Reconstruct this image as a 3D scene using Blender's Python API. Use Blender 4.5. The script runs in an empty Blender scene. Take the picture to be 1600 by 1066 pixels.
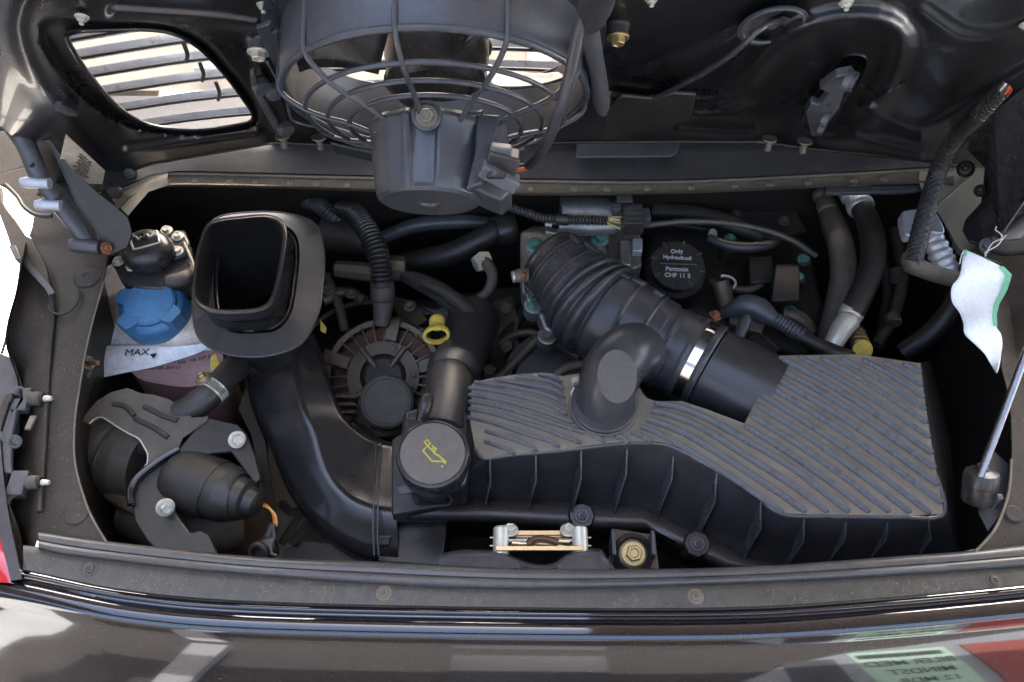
import bpy, bmesh, math, random
from mathutils import Vector as V, Matrix as M, Quaternion, noise
random.seed(7)
R = math.radians
sc = bpy.context.scene
# ---------------- camera, world, sun, exposure ----------------
PITCH, DIST, FPX = R(58), 1.07, 1333.0
FW = V((0, math.cos(PITCH), -math.sin(PITCH))); UP = V((0, math.sin(PITCH), math.cos(PITCH))); RT = V((1, 0, 0))
CAM = V((0, 0, -.05)) - FW*DIST
cd = bpy.data.cameras.new('camera'); cam = bpy.data.objects.new('camera', cd); sc.collection.objects.link(cam)
cam.location = CAM; cam.rotation_euler = (R(90)-PITCH, 0, 0)
cd.sensor_width = 36; cd.lens = FPX/1600*36; cd.clip_start = .01; cd.clip_end = 500
sc.camera = cam
SUN_EL, SUN_AZ = R(42), R(8)          # azimuth from +Y clockwise; the open lid shades the bay
w = bpy.data.worlds.new('World'); sc.world = w; w.use_nodes = True
nt = w.node_tree; bg = nt.nodes['Background']; sky = nt.nodes.new('ShaderNodeTexSky')
sky.sky_type = 'NISHITA'; sky.sun_disc = False; sky.sun_elevation = SUN_EL; sky.sun_rotation = SUN_AZ
sky.dust_density = 5; sky.air_density = 1.0
nt.links.new(sky.outputs[0], bg.inputs[0]); bg.inputs[1].default_value = .15
sd = bpy.data.lights.new('sun', 'SUN'); sd.energy = 3.5; sd.angle = R(1); sd.color = (1, .95, .88)
sun = bpy.data.objects.new('sun', sd); sc.collection.objects.link(sun)
sdir = V((math.sin(SUN_AZ)*math.cos(SUN_EL), math.cos(SUN_AZ)*math.cos(SUN_EL), math.sin(SUN_EL)))
sun.rotation_euler = sdir.to_track_quat('Z', 'Y').to_euler(); sun.location = (0, 0, 4)
sc.view_settings.view_transform = 'Standard'; sc.view_settings.look = 'None'
sc.view_settings.exposure = 3.4; sc.view_settings.gamma = 1
# ---------------- placement helpers ----------------
def ray(px, py): return FW*FPX + RT*(px-800) + UP*(533-py)
def W(px, py, z):
    d = ray(px, py); return CAM + d*((z-CAM.z)/d.z)
LANG = R(64)                                   # open engine lid
LDIR = V((0, -math.cos(LANG), math.sin(LANG))); LN = V((0, -math.sin(LANG), -math.cos(LANG)))
LO = W(800, 262, .03)
def L(px, py, h=0):
    d = ray(px, py); t = ((LO+LN*h-CAM).dot(LN))/d.dot(LN); return CAM + d*t
def S(p): return (p-CAM).dot(FW)/FPX           # metres per photo pixel at p
def zz(ox, oy, s): return lambda l: [(ox+x/s, oy+y/s) for x, y in l]
def WW(l, z): return [W(x, y, z) for x, y in l]
# ---------------- object helpers ----------------
COL = sc.collection; WO = {}
def org(p): return WO[p.name] if p else V((0, 0, 0))
def tag(o, label=None, cat=None, group=None, kind=None):
    if label: o['label'] = label
    if cat: o['category'] = cat
    if group: o['group'] = group
    if kind: o['kind'] = kind
    return o
def thing(name, label, cat, loc, group=None, kind=None):
    o = bpy.data.objects.new(name, None); COL.objects.link(o); o.empty_display_size = .02
    o.location = loc; WO[o.name] = V(loc); return tag(o, label, cat, group, kind)
def put(name, me, parent, pos, rot=None, scale=None):
    o = bpy.data.objects.new(name, me); COL.objects.link(o)
    if parent: o.parent = parent
    o.location = V(pos)-org(parent); WO[o.name] = V(pos)
    if rot is not None: o.rotation_euler = rot.to_euler()
    if scale is not None: o.scale = (scale,)*3 if isinstance(scale, (int, float)) else scale
    return o
def finish(me, mat, ang=35):
    me.materials.append(mat)
    for p in me.polygons: p.use_smooth = True
    me.set_sharp_from_angle(angle=R(ang))
def mk(name, vs, fs, mat, parent=None, ang=35, bev=0, solid=0, bseg=2, fixn=True):
    c = V((0, 0, 0)); lo = V([min(v[i] for v in vs) for i in range(3)]); hi = V([max(v[i] for v in vs) for i in range(3)])
    c = (lo+hi)/2
    me = bpy.data.meshes.new(name); me.from_pydata([V(v)-c for v in vs], [], fs)
    if fixn:
        b = bmesh.new(); b.from_mesh(me); bmesh.ops.recalc_face_normals(b, faces=b.faces); b.to_mesh(me); b.free()
    finish(me, mat, ang)
    o = put(name, me, parent, c)
    if solid:
        m = o.modifiers.new('solid', 'SOLIDIFY'); m.thickness = solid; m.offset = 0
    if bev:
        m = o.modifiers.new('bevel', 'BEVEL'); m.width = bev; m.segments = bseg; m.limit_method = 'ANGLE'; m.angle_limit = R(35)
    return o
def cat_rom(P, t, closed):
    n = len(P)
    if closed: i = int(t) % n; f = t-int(t); a, b, c, d = P[i-1], P[i], P[(i+1) % n], P[(i+2) % n]
    else:
        i = min(int(t), n-2); f = t-i; b, c = P[i], P[i+1]
        a = P[i-1] if i > 0 else b*2-c; d = P[i+2] if i < n-2 else c*2-b
    return .5*((2*b)+(c-a)*f+(2*a-5*b+4*c-d)*f*f+(3*b-a-3*c+d)*f**3)
def resample(pts, rad, step, closed=False):
    n = len(pts); m = n if closed else n-1; K = 24; sp = []; rr = []
    for i in range(m*K+(0 if closed else 1)):
        t = i/K; sp.append(cat_rom(pts, t, closed))
        a = int(t) if closed else min(int(t), n-2); f = t-a
        rr.append(rad[a % n]*(1-f)+rad[(a+1) % n]*f)
    if closed: sp.append(sp[0].copy()); rr.append(rr[0])
    s = [0]
    for i in range(1, len(sp)): s.append(s[-1]+(sp[i]-sp[i-1]).length)
    N = max(2, int(round(s[-1]/step))); out = []; ro = []; j = 0
    for k in range(N+1):
        q = s[-1]*k/N
        while j < len(s)-2 and s[j+1] < q: j += 1
        f = (q-s[j])/max(1e-9, s[j+1]-s[j]); out.append(sp[j].lerp(sp[j+1], f)); ro.append(rr[j]*(1-f)+rr[j+1]*f)
    if closed: out.pop(); ro.pop()
    return out, ro, s[-1]
def sweep(pts, rad, seg=12, closed=False, prof=None, upv=None, cap=True):
    n = len(pts); vs = []; fs = []
    tan = []
    for i in range(n):
        a = pts[(i-1) % n] if (closed or i > 0) else pts[i]; b = pts[(i+1) % n] if (closed or i < n-1) else pts[i]
        tan.append((b-a).normalized())
    u = (upv or V((0, 0, 1))); u = u-tan[0]*u.dot(tan[0])
    if u.length < .01: u = V((1, 0, 0))-tan[0]*tan[0].x
    u.normalize()
    prof = prof or [(math.cos(2*math.pi*k/seg), math.sin(2*math.pi*k/seg)) for k in range(seg)]; seg = len(prof)
    for i in range(n):
        if upv is not None: u = upv
        u = (u-tan[i]*u.dot(tan[i])).normalized(); s = tan[i].cross(u)
        for a, b in prof: vs.append(pts[i]+(s*a+u*b)*rad[i])
    for i in range(n if closed else n-1):
        for k in range(seg):
            a = i*seg+k; b = i*seg+(k+1) % seg; j = (i+1) % n
            fs.append((a, b, j*seg+(k+1) % seg, j*seg+k))
    if cap and not closed: fs.append(tuple(range(seg))[::-1]); fs.append(tuple((n-1)*seg+k for k in range(seg)))
    return vs, fs
def tube(name, pts, rad, mat, parent=None, seg=12, closed=False, step=.006, corr=None, prof=None, upv=None, ang=40, cap=True, raw=False, radf=None):
    if isinstance(rad, (int, float)): rad = [rad]*len(pts)
    if corr: step = corr[0]/6
    if not raw: pts, rad, ln = resample(pts, rad, step, closed)
    if corr:
        rad = [r-corr[1]*(.5-.5*math.cos(2*math.pi*i/6))**1.5 for i, r in enumerate(rad)]
    if radf: rad = [r*radf(i/(len(rad)-1)) for i, r in enumerate(rad)]
    vs, fs = sweep(pts, rad, seg, closed, prof, upv, cap)
    return mk(name, vs, fs, mat, parent, 80 if corr else ang)
def ptube(name, spec, mat, parent=None, **k):          # spec: (px, py, z, radius in pixels)
    P = [W(x, y, z) for x, y, z, r in spec]; return tube(name, P, [r*S(p) for p, (x, y, z, r) in zip(P, spec)], mat, parent, **k)
def frame(ax):
    ax = V(ax).normalized(); u = V((0, 0, 1)) if abs(ax.z) < .9 else V((0, 1, 0)); u = (u-ax*u.dot(ax)).normalized(); return ax.cross(u), u, ax
def lathe(name, prof, o, ax, mat, parent=None, seg=32, ang=30, rmod=None, bev=0, ring=False):
    a, b, c = frame(ax); vs = []; fs = []; n = len(prof)
    for r, h in prof:
        for k in range(seg):
            t = 2*math.pi*k/seg; rr = r*(rmod(t, h) if rmod else 1)
            vs.append(V(o)+c*h+a*math.cos(t)*rr+b*math.sin(t)*rr)
    for i in range(n-1):
        for k in range(seg): fs.append((i*seg+k, i*seg+(k+1) % seg, (i+1)*seg+(k+1) % seg, (i+1)*seg+k))
    if ring:
        for k in range(seg): fs.append(((n-1)*seg+k, (n-1)*seg+(k+1) % seg, (k+1) % seg, k))
    elif prof[0][0] > 1e-6: fs.append(tuple(range(seg))[::-1])
    if not ring and prof[-1][0] > 1e-6: fs.append(tuple((n-1)*seg+k for k in range(seg)))
    o_ = mk(name, vs, fs, mat, parent, ang, bev=bev); return o_
def prism(name, poly, vec, mat, parent=None, bev=.0008, ang=30, bseg=2):
    n = len(poly); vs = list(poly)+[p+V(vec) for p in poly]
    fs = [tuple(range(n)), tuple(range(n, 2*n))[::-1]]+[(i, (i+1) % n, n+(i+1) % n, n+i) for i in range(n)]
    return mk(name, vs, fs, mat, parent, ang, bev, bseg=bseg)
def pslab(name, pl, z, th, mat, parent=None, bev=.001, **k): return prism(name, WW(pl, z), (0, 0, -th), mat, parent, bev, **k)
def lslab(name, pl, h, th, mat, parent=None, bev=.001, **k): return prism(name, [L(x, y, h) for x, y in pl], -LN*th, mat, parent, bev, **k)
def smoothpoly(pl, n=4, closed=True):
    P = [V((x, y, 0)) for x, y in pl]; m = len(P) if closed else len(P)-1
    o = [cat_rom(P, i/n, closed) for i in range(m*n+(0 if closed else 1))]; return [(p.x, p.y) for p in o]
def box(name, c, size, mat, parent=None, rot=None, bev=.0012):
    x, y, z = [s/2 for s in size]; rot = rot or M.Identity(3)
    vs = [V(c)+rot@V((a*x, b*y, d*z)) for a in (-1, 1) for b in (-1, 1) for d in (-1, 1)]
    fs = [(0, 1, 3, 2), (4, 6, 7, 5), (0, 4, 5, 1), (2, 3, 7, 6), (0, 2, 6, 4), (1, 5, 7, 3)]
    return mk(name, vs, fs, mat, parent, 30, bev)
def rotz(a): return M.Rotation(R(a), 3, 'Z')
def rx(a): return M.Rotation(R(a), 3, 'X')
def ry(a): return M.Rotation(R(a), 3, 'Y')
def loft(name, rings, mat, parent=None, ang=40, closed=False, caps=True, bev=0):
    n = len(rings); m = len(rings[0]); vs = [p for r in rings for p in r]; fs = []
    for i in range(n if closed else n-1):
        j = (i+1) % n
        for k in range(m): fs.append((i*m+k, i*m+(k+1) % m, j*m+(k+1) % m, j*m+k))
    if caps and not closed: fs += [tuple(range(m))[::-1], tuple((n-1)*m+k for k in range(m))]
    return mk(name, vs, fs, mat, parent, ang, bev)
_bolt = {}
def bolt(name, pos, ax, r, mat, parent, kind='hex'):
    key = (kind, mat.name)
    if key not in _bolt:
        vs = []; fs = []
        def ring(rr, h, n=24, off=0):
            b = len(vs)
            for k in range(n): t = 2*math.pi*k/n+off; vs.append(V((rr*math.cos(t), rr*math.sin(t), h)))
            return list(range(b, b+n))
        def join(a, b):
            for k in range(len(a)): fs.append((a[k], a[(k+1) % len(a)], b[(k+1) % len(a)], b[k]))
        if kind == 'hex':
            a = ring(1.55, 0); b = ring(1.55, .16); c = ring(1.4, .26); join(a, b); join(b, c); fs.append(tuple(c))
            a = ring(1, .26, 6); b = ring(1, 1.0, 6); c = ring(.86, 1.12, 6); d = ring(.62, 1.12, 6); e = ring(.5, .98, 6)
            join(a, b); join(b, c); join(c, d); join(d, e); fs.append(tuple(e))
        elif kind == 'nut':
            a = ring(1.5, 0); b = ring(1.45, .2); join(a, b); fs.append(tuple(b))
            a = ring(1, .2, 6); b = ring(1, .9, 6); c = ring(.85, 1.0, 6); join(a, b); join(b, c); fs.append(tuple(c))
            a = ring(.5, 1.0, 16); b = ring(.5, 1.7, 16); c = ring(.4, 1.8, 16); join(a, b); join(b, c); fs.append(tuple(c))
        elif kind == 'screw':                      # flat cross-recess screw on a washer
            a = ring(1.5, 0); b = ring(1.5, .1); c = ring(1.35, .2); join(a, b); join(b, c); fs.append(tuple(c))
            a = ring(.95, .2); b = ring(.8, .5); c = ring(.45, .58); join(a, b); join(b, c)
            d = ring(.2, .25); join(c, d); fs.append(tuple(d))
            for q in range(2):
                s = V((.5, .1, 0)) if q == 0 else V((.1, .5, 0)); n0 = len(vs)
                for sx, sy in ((-1, -1), (1, -1), (1, 1), (-1, 1)): vs.append(V((s.x*sx, s.y*sy, .6)))
                for sx, sy in ((-1, -1), (1, -1), (1, 1), (-1, 1)): vs.append(V((s.x*sx, s.y*sy, .5)))
                fs.append((n0, n0+1, n0+2, n0+3)); [fs.append((n0+k, n0+(k+1) % 4, n0+4+(k+1) % 4, n0+4+k)) for k in range(4)]
        me = bpy.data.meshes.new(name); me.from_pydata(vs, [], fs)
        b_ = bmesh.new(); b_.from_mesh(me); bmesh.ops.recalc_face_normals(b_, faces=b_.faces); b_.to_mesh(me); b_.free()
        finish(me, mat, 30); _bolt[key] = me
    q = V(ax).to_track_quat('Z', 'Y') @ Quaternion((0, 0, 1), random.random()*3)
    return put(name, _bolt[key], parent, pos, q, r)
def text(name, body, pos, xdir, ydir, size, mat, parent, h=.0004, bold=0, align='CENTER'):
    cu = bpy.data.curves.new(name, 'FONT'); cu.body = body; cu.size = size; cu.extrude = h; cu.align_x = align; cu.align_y = 'CENTER'
    cu.offset = bold; cu.resolution_u = 3
    ob = bpy.data.objects.new('tmp', cu); COL.objects.link(ob)
    me = bpy.data.meshes.new_from_object(ob.evaluated_get(bpy.context.evaluated_depsgraph_get()))
    COL.objects.unlink(ob); bpy.data.objects.remove(ob); me.name = name; me.materials.clear(); me.materials.append(mat)
    x = V(xdir).normalized(); z = x.cross(V(ydir)).normalized(); y = z.cross(x)
    m = M((x, y, z)).transposed()
    return put(name, me, parent, pos, m.to_quaternion())
# ---------------- materials ----------------
def mat(name, base, rough=.5, metal=0, dust=None, da=.5, dscale=25, bump=.15, bscale=900, specks=0, coat=0, spec=.5, trans=0, sss=0, rvar=.12, scratch=0, dthr=.5):
    m = bpy.data.materials.new(name); m.use_nodes = True; n = m.node_tree.nodes; l = m.node_tree.links
    p = n['Principled BSDF']; p.inputs['Metallic'].default_value = metal; p.inputs['Coat Weight'].default_value = coat
    p.inputs['Specular IOR Level'].default_value = spec; p.inputs['Transmission Weight'].default_value = trans
    if sss: p.inputs['Subsurface Weight'].default_value = sss; p.inputs['Subsurface Scale'].default_value = .01
    p.inputs['Coat Roughness'].default_value = .025
    tc = n.new('ShaderNodeTexCoord'); oi = n.new('ShaderNodeObjectInfo')
    ad = n.new('ShaderNodeVectorMath'); ad.operation = 'ADD'
    cmb = n.new('ShaderNodeCombineXYZ'); l.new(oi.outputs['Random'], cmb.inputs[0]); l.new(oi.outputs['Random'], cmb.inputs[1])
    l.new(tc.outputs['Object'], ad.inputs[0]); l.new(cmb.outputs[0], ad.inputs[1]); co = ad.outputs[0]
    def nz(s, d=6, r=.6):
        t = n.new('ShaderNodeTexNoise'); t.inputs['Scale'].default_value = s; t.inputs['Detail'].default_value = d; t.inputs['Roughness'].default_value = r
        l.new(co, t.inputs['Vector']); return t.outputs['Fac']
    def mr(s, a, b, c, d):
        t = n.new('ShaderNodeMapRange'); t.inputs[1].default_value = a; t.inputs[2].default_value = b; t.inputs[3].default_value = c; t.inputs[4].default_value = d
        l.new(s, t.inputs[0]); return t.outputs[0]
    def mixc(f, a, b):
        t = n.new('ShaderNodeMix'); t.data_type = 'RGBA'; l.new(f, t.inputs[0])
        for i, q in ((6, a), (7, b)):
            if isinstance(q, tuple): t.inputs[i].default_value = (*q, 1)
            else: l.new(q, t.inputs[i])
        return t.outputs[2]
    big = nz(dscale, 8, .65); fine = nz(bscale, 3, .6)
    lo_, hi_ = ((.65, 1.35) if dust else (.85, 1.12))
    mid = nz(dscale*9, 6, .7)
    av = n.new('ShaderNodeMath'); av.operation = 'MULTIPLY_ADD'; l.new(mid, av.inputs[0]); av.inputs[1].default_value = .45
    sc_ = n.new('ShaderNodeMath'); sc_.operation = 'MULTIPLY'; l.new(big, sc_.inputs[0]); sc_.inputs[1].default_value = .55; l.new(sc_.outputs[0], av.inputs[2])
    c = mixc(mr(av.outputs[0], .36, .64, 0, 1), tuple(x*lo_ for x in base), tuple(min(1, x*hi_) for x in base))
    ro = mr(big, .2, .8, rough-rvar*.7, rough+rvar*.7)
    if dust:
        up = n.new('ShaderNodeNewGeometry'); sx = n.new('ShaderNodeSeparateXYZ'); l.new(up.outputs['Normal'], sx.inputs[0])
        f1 = mr(sx.outputs[2], -.2, 1, .25, 1)
        f2 = mr(nz(dscale*2.3, 12, .78), dthr-.2, dthr+.2, .3, 1)
        mu = n.new('ShaderNodeMath'); mu.operation = 'MULTIPLY'; l.new(f1, mu.inputs[0]); l.new(f2, mu.inputs[1])
        m2 = n.new('ShaderNodeMath'); m2.operation = 'MULTIPLY'; l.new(mu.outputs[0], m2.inputs[0]); m2.inputs[1].default_value = da; m2.use_clamp = True
        c = mixc(m2.outputs[0], c, dust)
        a2 = n.new('ShaderNodeMath'); a2.operation = 'MULTIPLY_ADD'; l.new(m2.outputs[0], a2.inputs[0]); a2.inputs[1].default_value = .35; l.new(ro, a2.inputs[2]); a2.use_clamp = True; ro = a2.outputs[0]
    if specks:
        sp = mr(nz(620, 1, .5), .715, .75, 0, specks); c = mixc(sp, c, (.55, .5, .42))
    if scratch:
        wv = n.new('ShaderNodeTexWave'); wv.inputs['Scale'].default_value = 18; wv.inputs['Distortion'].default_value = 22; wv.inputs['Detail'].default_value = 4; wv.inputs['Detail Scale'].default_value = 1.3
        l.new(co, wv.inputs['Vector']); g = mr(nz(14, 3, .5), .5, .62, 0, scratch)
        s1 = mr(wv.outputs['Fac'], .985, 1, 0, 1); mm = n.new('ShaderNodeMath'); mm.operation = 'MULTIPLY'; l.new(g, mm.inputs[0]); l.new(s1, mm.inputs[1]); c = mixc(mm.outputs[0], c, (.5, .46, .38))
    l.new(c, p.inputs['Base Color']); l.new(ro, p.inputs['Roughness'])
    if bump:
        bp = n.new('ShaderNodeBump'); bp.inputs['Strength'].default_value = bump; bp.inputs['Distance'].default_value = .0006
        l.new(fine, bp.inputs['Height']); l.new(bp.outputs[0], p.inputs['Normal'])
    return m
DUST = (.2, .165, .12)
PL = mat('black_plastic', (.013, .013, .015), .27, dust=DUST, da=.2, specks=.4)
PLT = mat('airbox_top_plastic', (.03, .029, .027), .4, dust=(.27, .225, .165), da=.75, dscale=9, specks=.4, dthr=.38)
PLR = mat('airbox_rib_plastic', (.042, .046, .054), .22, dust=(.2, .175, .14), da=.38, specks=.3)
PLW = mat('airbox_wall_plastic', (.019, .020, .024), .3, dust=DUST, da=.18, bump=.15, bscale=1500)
DUCT = mat('duct_plastic', (.011, .011, .013), .22, dust=DUST, da=.08, bump=.04)
RUB = mat('black_rubber', (.012, .012, .012), .4, dust=DUST, da=.2)
RUBD = mat('dusty_rubber', (.03, .028, .025), .6, dust=DUST, da=.6)
RUBG = mat('grey_rubber', (.028, .029, .033), .32, dust=DUST, da=.22, bump=.1)
HOSE = mat('intake_hose_rubber', (.035, .038, .046), .27, dust=DUST, da=.24, dscale=14, bump=.12)
FAN = mat('fan_grey_plastic', (.032, .036, .044), .3, dust=(.2, .18, .15), da=.2, bump=.1)
PAINT = mat('black_paint', (.008, .008, .01), .22, dust=(.16, .14, .11), da=.1, coat=1, bump=0, rvar=.05)
LIDP = mat('lid_inner_paint', (.006, .006, .007), .3, dust=(.12, .1, .075), da=.1, dscale=8, coat=.3, bump=.03, specks=.3)
BUMP = mat('bumper_paint', (.004, .004, .007), .06, dust=(.16, .15, .14), da=.035, dscale=7, coat=1, bump=.0, bscale=600, specks=.12, rvar=.02, dthr=.5)
TRIM = mat('sill_trim_plastic', (.025, .024, .023), .4, dust=(.24, .21, .15), da=.3, dscale=30, specks=.5, scratch=.2)
SEAL = mat('seal_rubber', (.04, .042, .046), .3, dust=(.25, .22, .17), da=.3, bump=.1)
CAVP = mat('dusty_cavity_paint', (.014, .013, .012), .45, dust=(.14, .11, .075), da=.33, dscale=12, spec=.35, specks=.35)
RAIL = mat('dusty_brown_rail', (.09, .075, .055), .42, dust=(.3, .25, .17), da=.5, dscale=20, specks=.5)
COWL = mat('cowl_metal', (.035, .037, .04), .3, metal=.3, dust=(.18, .16, .13), da=.3, dscale=12)
TAN = mat('tan_primer', (.24, .2, .14), .45, dust=(.35, .3, .22), da=.6)
ALU = mat('cast_aluminium', (.42, .42, .40), .42, metal=.85, dust=(.3, .27, .22), da=.35, bump=.3, bscale=500)
ALUB = mat('bright_aluminium', (.5, .53, .56), .42, metal=.5, bump=.1)
DIRTY = mat('dirty_alloy', (.15, .128, .1), .45, metal=.6, dust=(.2, .155, .1), da=.7, dscale=40, bump=.5, bscale=400)
STEEL = mat('steel', (.28, .28, .29), .25, metal=1, bump=.05)
BAND = mat('polished_band', (.8, .78, .74), .17, metal=1, bump=0, rvar=.05)
ZINC = mat('yellow_zinc', (.55, .42, .2), .34, metal=.9, dust=(.3, .25, .15), da=.2)
GOLD = mat('latch_gold', (.68, .52, .3), .3, metal=.9, bump=.05)
PALE = mat('pale_bolt_metal', (.58, .55, .45), .38, metal=.45)
GREEN = mat('green_coated_bolt', (.10, .25, .21), .38, metal=.2)
COPPER = mat('copper_winding', (.13, .06, .033), .45, metal=.4, bump=1, bscale=300)
RUST = mat('rusty_screw', (.3, .12, .06), .6, metal=.4)
BLUE = mat('blue_cap', (.04, .16, .31), .42, dust=(.3, .3, .3), da=.08, bump=.1)
WHITE = mat('white_plastic', (.8, .78, .74), .42, dust=(.35, .3, .22), da=.2, dscale=10, bump=.05)
TANK = mat('milky_tank', (.62, .53, .44), .35, sss=.3, dust=(.35, .27, .2), da=.3, bump=.05)
PINK = mat('pink_tank', (.3, .18, .17), .35, dust=(.15, .1, .08), da=.4, bump=.05)
YEL = mat('yellow_plastic', (.62, .46, .07), .35, dust=(.3, .25, .15), da=.15, bump=.05)
YPR = mat('yellow_print', (.5, .44, .05), .5, bump=0)
CAPM = mat('oil_cap_top', (.10, .09, .08), .6, dust=(.24, .2, .16), da=.5, dscale=60, bump=.6, bscale=1600)
INK = mat('black_ink', (.012, .012, .012), .5, bump=0)
WINK = mat('white_ink', (.7, .7, .66), .5, bump=0)
EMB = mat('raised_lettering', (.075, .078, .085), .4, bump=0)
ORW = mat('orange_wire', (.7, .16, .03), .4, bump=0)
YEW = mat('yellow_wire', (.65, .5, .1), .4, bump=0)
LABEL = mat('silver_label', (.6, .53, .42), .5, dust=(.3, .25, .18), da=.5, dscale=30, bump=0)
TAGW = mat('white_tag', (.84, .87, .85), .5, bump=0, rvar=.02)
TAGG = mat('green_print', (.16, .5, .28), .5, bump=0)
REDL = mat('red_lamp', (.5, .015, .02), .12, coat=1, bump=0, rvar=.03)
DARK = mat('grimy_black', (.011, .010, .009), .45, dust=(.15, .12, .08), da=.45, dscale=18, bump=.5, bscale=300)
CONC = mat('pale_concrete', (.6, .6, .6), .8, dust=(.5, .47, .42), da=.3, dscale=3)
GREYP = mat('satin_grey_paint', (.06, .063, .07), .3, dust=(.18, .16, .13), da=.2, bump=.1)
ALUC = mat('grimy_alloy', (.2, .18, .14), .5, metal=.6, dust=(.16, .13, .09), da=.5, bump=.4)
BRAID = mat('braided_sleeve', (.02, .02, .023), .45, bump=1, bscale=1800)
# ---------------- helpers for sheets ----------------
def grid(name, rows, mat, parent=None, ang=40, solid=0, flip=None):
    n = len(rows); m = len(rows[0]); vs = [p for r in rows for p in r]
    fs = [(i*m+k, i*m+k+1, (i+1)*m+k+1, (i+1)*m+k) for i in range(n-1) for k in range(m-1)]
    nn = (vs[1]-vs[0]).cross(vs[m]-vs[0])
    if nn.dot(CAM-vs[0]) < 0: fs = [f[::-1] for f in fs]
    return mk(name, vs, fs, mat, parent, ang, solid=solid, fixn=False)
def curve(pts):
    P = [V((x, y, 0)) for x, y in pts]; q = [cat_rom(P, i/12, False) for i in range((len(P)-1)*12+1)]
    def f(x):
        if x <= q[0].x: return q[0].y
        for a, b in zip(q, q[1:]):
            if b.x >= x: return a.y+(b.y-a.y)*(x-a.x)/max(1e-6, b.x-a.x)
        return q[-1].y
    return f
def lin(tab):
    def f(x):
        if x <= tab[0][0]: return tab[0][1]
        for (a, b), (c, d) in zip(tab, tab[1:]):
            if x <= c: return b+(d-b)*(x-a)/(c-a)
        return tab[-1][1]
    return f
# ---------------- the setting, with unseen pieces added to shape light and reflections ----------------
tag(grid('ground', [[V((-40, y, -.8)), V((0, y, -.8)), V((40, y, -.8))] for y in (-40, 0, 60)], CONC), kind='structure')
def slabbox(name, x0, x1, y0, y1, z0, z1, m, parent=None):
    return mk(name, [V((x, y, z)) for z in (z0, z1) for x, y in ((x0, y0), (x1, y0), (x1, y1), (x0, y1))], [(0, 3, 2, 1), (4, 5, 6, 7), (0, 1, 5, 4), (1, 2, 6, 5), (2, 3, 7, 6), (3, 0, 4, 7)], m, parent)
WALLM = mat('added_wall_brown', (.045, .041, .038), .8, dscale=1.5, dust=(.06, .052, .045), da=.4); BLOCKM = mat('blocker_brown', (.13, .1, .075), .7, dscale=1.5)
tag(slabbox('added_back_wall', -3.4, 9, -3.9, -3.6, -.79, 2.3, WALLM), kind='structure')  # unseen wall added behind the camera to shape light and bumper reflection
for x0_, x1_, y0_, y1_ in ((-2.6, 6, .45, 3.3), (-2.6, 6, -2.1, -1.5), (.3, 6, -1.499, .449), (-2.6, -2.0, -1.499, .449)):  # unseen roof pieces added to block sky light, leaving a skylight gap
    tag(slabbox('light_blocker_roof', x0_, x1_, y0_, y1_, 2.5, 2.6, BLOCKM), kind='structure')
tag(slabbox('side_wall', -2.8, -2.6, -2.4, 3.3, -.79, 2.15, BLOCKM), kind='structure')  # unseen wall added at the left to keep light off that side
WHW = mat('reflector_white', (.4, .41, .43), .8, dscale=1.5, bump=0)
tag(slabbox('white_reflector_wall', -9, -2.4, -5.3, -5, -.79, 3.2, WHW), kind='structure')  # unseen white wall added as a reflector for bright highlights
dr = thing('dark_silhouette', 'dark navy door added behind the camera, mirrored at the centre of the bumper', 'silhouette', (0, -3.6, -.79))  # out of view, stands in for a person mirrored as a dark shape
slabbox('silhouette_slab', -.36, .44, -3.6, -3.56, -.78, 1.72, mat('navy_paint', (.006, .007, .012), .5), dr)
slabbox('silhouette_handle', .34, .37, -3.56, -3.52, .15, .3, mat('silhouette_steel', (.4, .4, .4), .4, metal=.8), dr)
po = thing('added_post', 'pale grey post added behind the camera, mirrored at the left of the bumper', 'post', (-1.9, -3.5, -.79))  # unseen upright added to give the bumper its pale mirrored streak
GPB = mat('pale_grey_paint', (.3, .31, .33), .5, bump=0)
mk('post_shaft', [V((x, y, z)) for z, o in ((-.79, 0), (1.75, .25)) for x, y in ((-2.15+o, -3.55), (-1.85+o, -3.55), (-1.85+o, -3.4), (-2.15+o, -3.4))], [(0, 3, 2, 1), (4, 5, 6, 7), (0, 1, 5, 4), (1, 2, 6, 5), (2, 3, 7, 6), (3, 0, 4, 7)], GPB, po, bev=.02)
nb = thing('windscreen_stand_in', 'grey blue windscreen stand-in with green poster and red panel, mirrored low right in the bumper', 'windscreen stand-in', (2, -3.6, .4))  # added out of view in place of a car windscreen with stickers
mk('windscreen_board', [V((x, y, z)) for y in (-3.55, -3.6) for x, z in ((1.0, -.2), (1.15, .9), (1.5, 1.35), (2.0, 1.62), (3.4, 1.9), (3.4, -.2))], [(0, 1, 2, 3, 4, 5), (11, 10, 9, 8, 7, 6)]+[(i, (i+1) % 6, 6+(i+1) % 6, 6+i) for i in range(6)], mat('grey_blue_board', (.22, .25, .29), .5, bump=0), nb)
slabbox('dark_picture', 1.5, 1.86, -3.55, -3.54, .2, 1.45, mat('slate_print', (.03, .035, .045), .5, bump=0), nb)
slabbox('green_poster', 1.97, 2.55, -3.55, -3.54, .1, 1.58, mat('green_poster_paper', (.42, .62, .52), .6, bump=0), nb)
slabbox('dark_banner', 2.0, 2.5, -3.54, -3.535, 1.38, 1.5, INK, nb)
slabbox('red_panel', 2.66, 3.3, -3.55, -3.53, .0, 1.6, mat('brick_red_panel', (.25, .05, .04), .6, bump=0), nb)
for k_, t_ in enumerate(('BILER MED', 'MINDST', '12 MDR')):
    text('poster_lettering', t_, V((2.26, -3.535, 1.2-.3*k_)), (-1, 0, 0), (0, 0, 1), .115, INK, nb, .001, .001).scale = (1, 2.1, 1)

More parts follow.
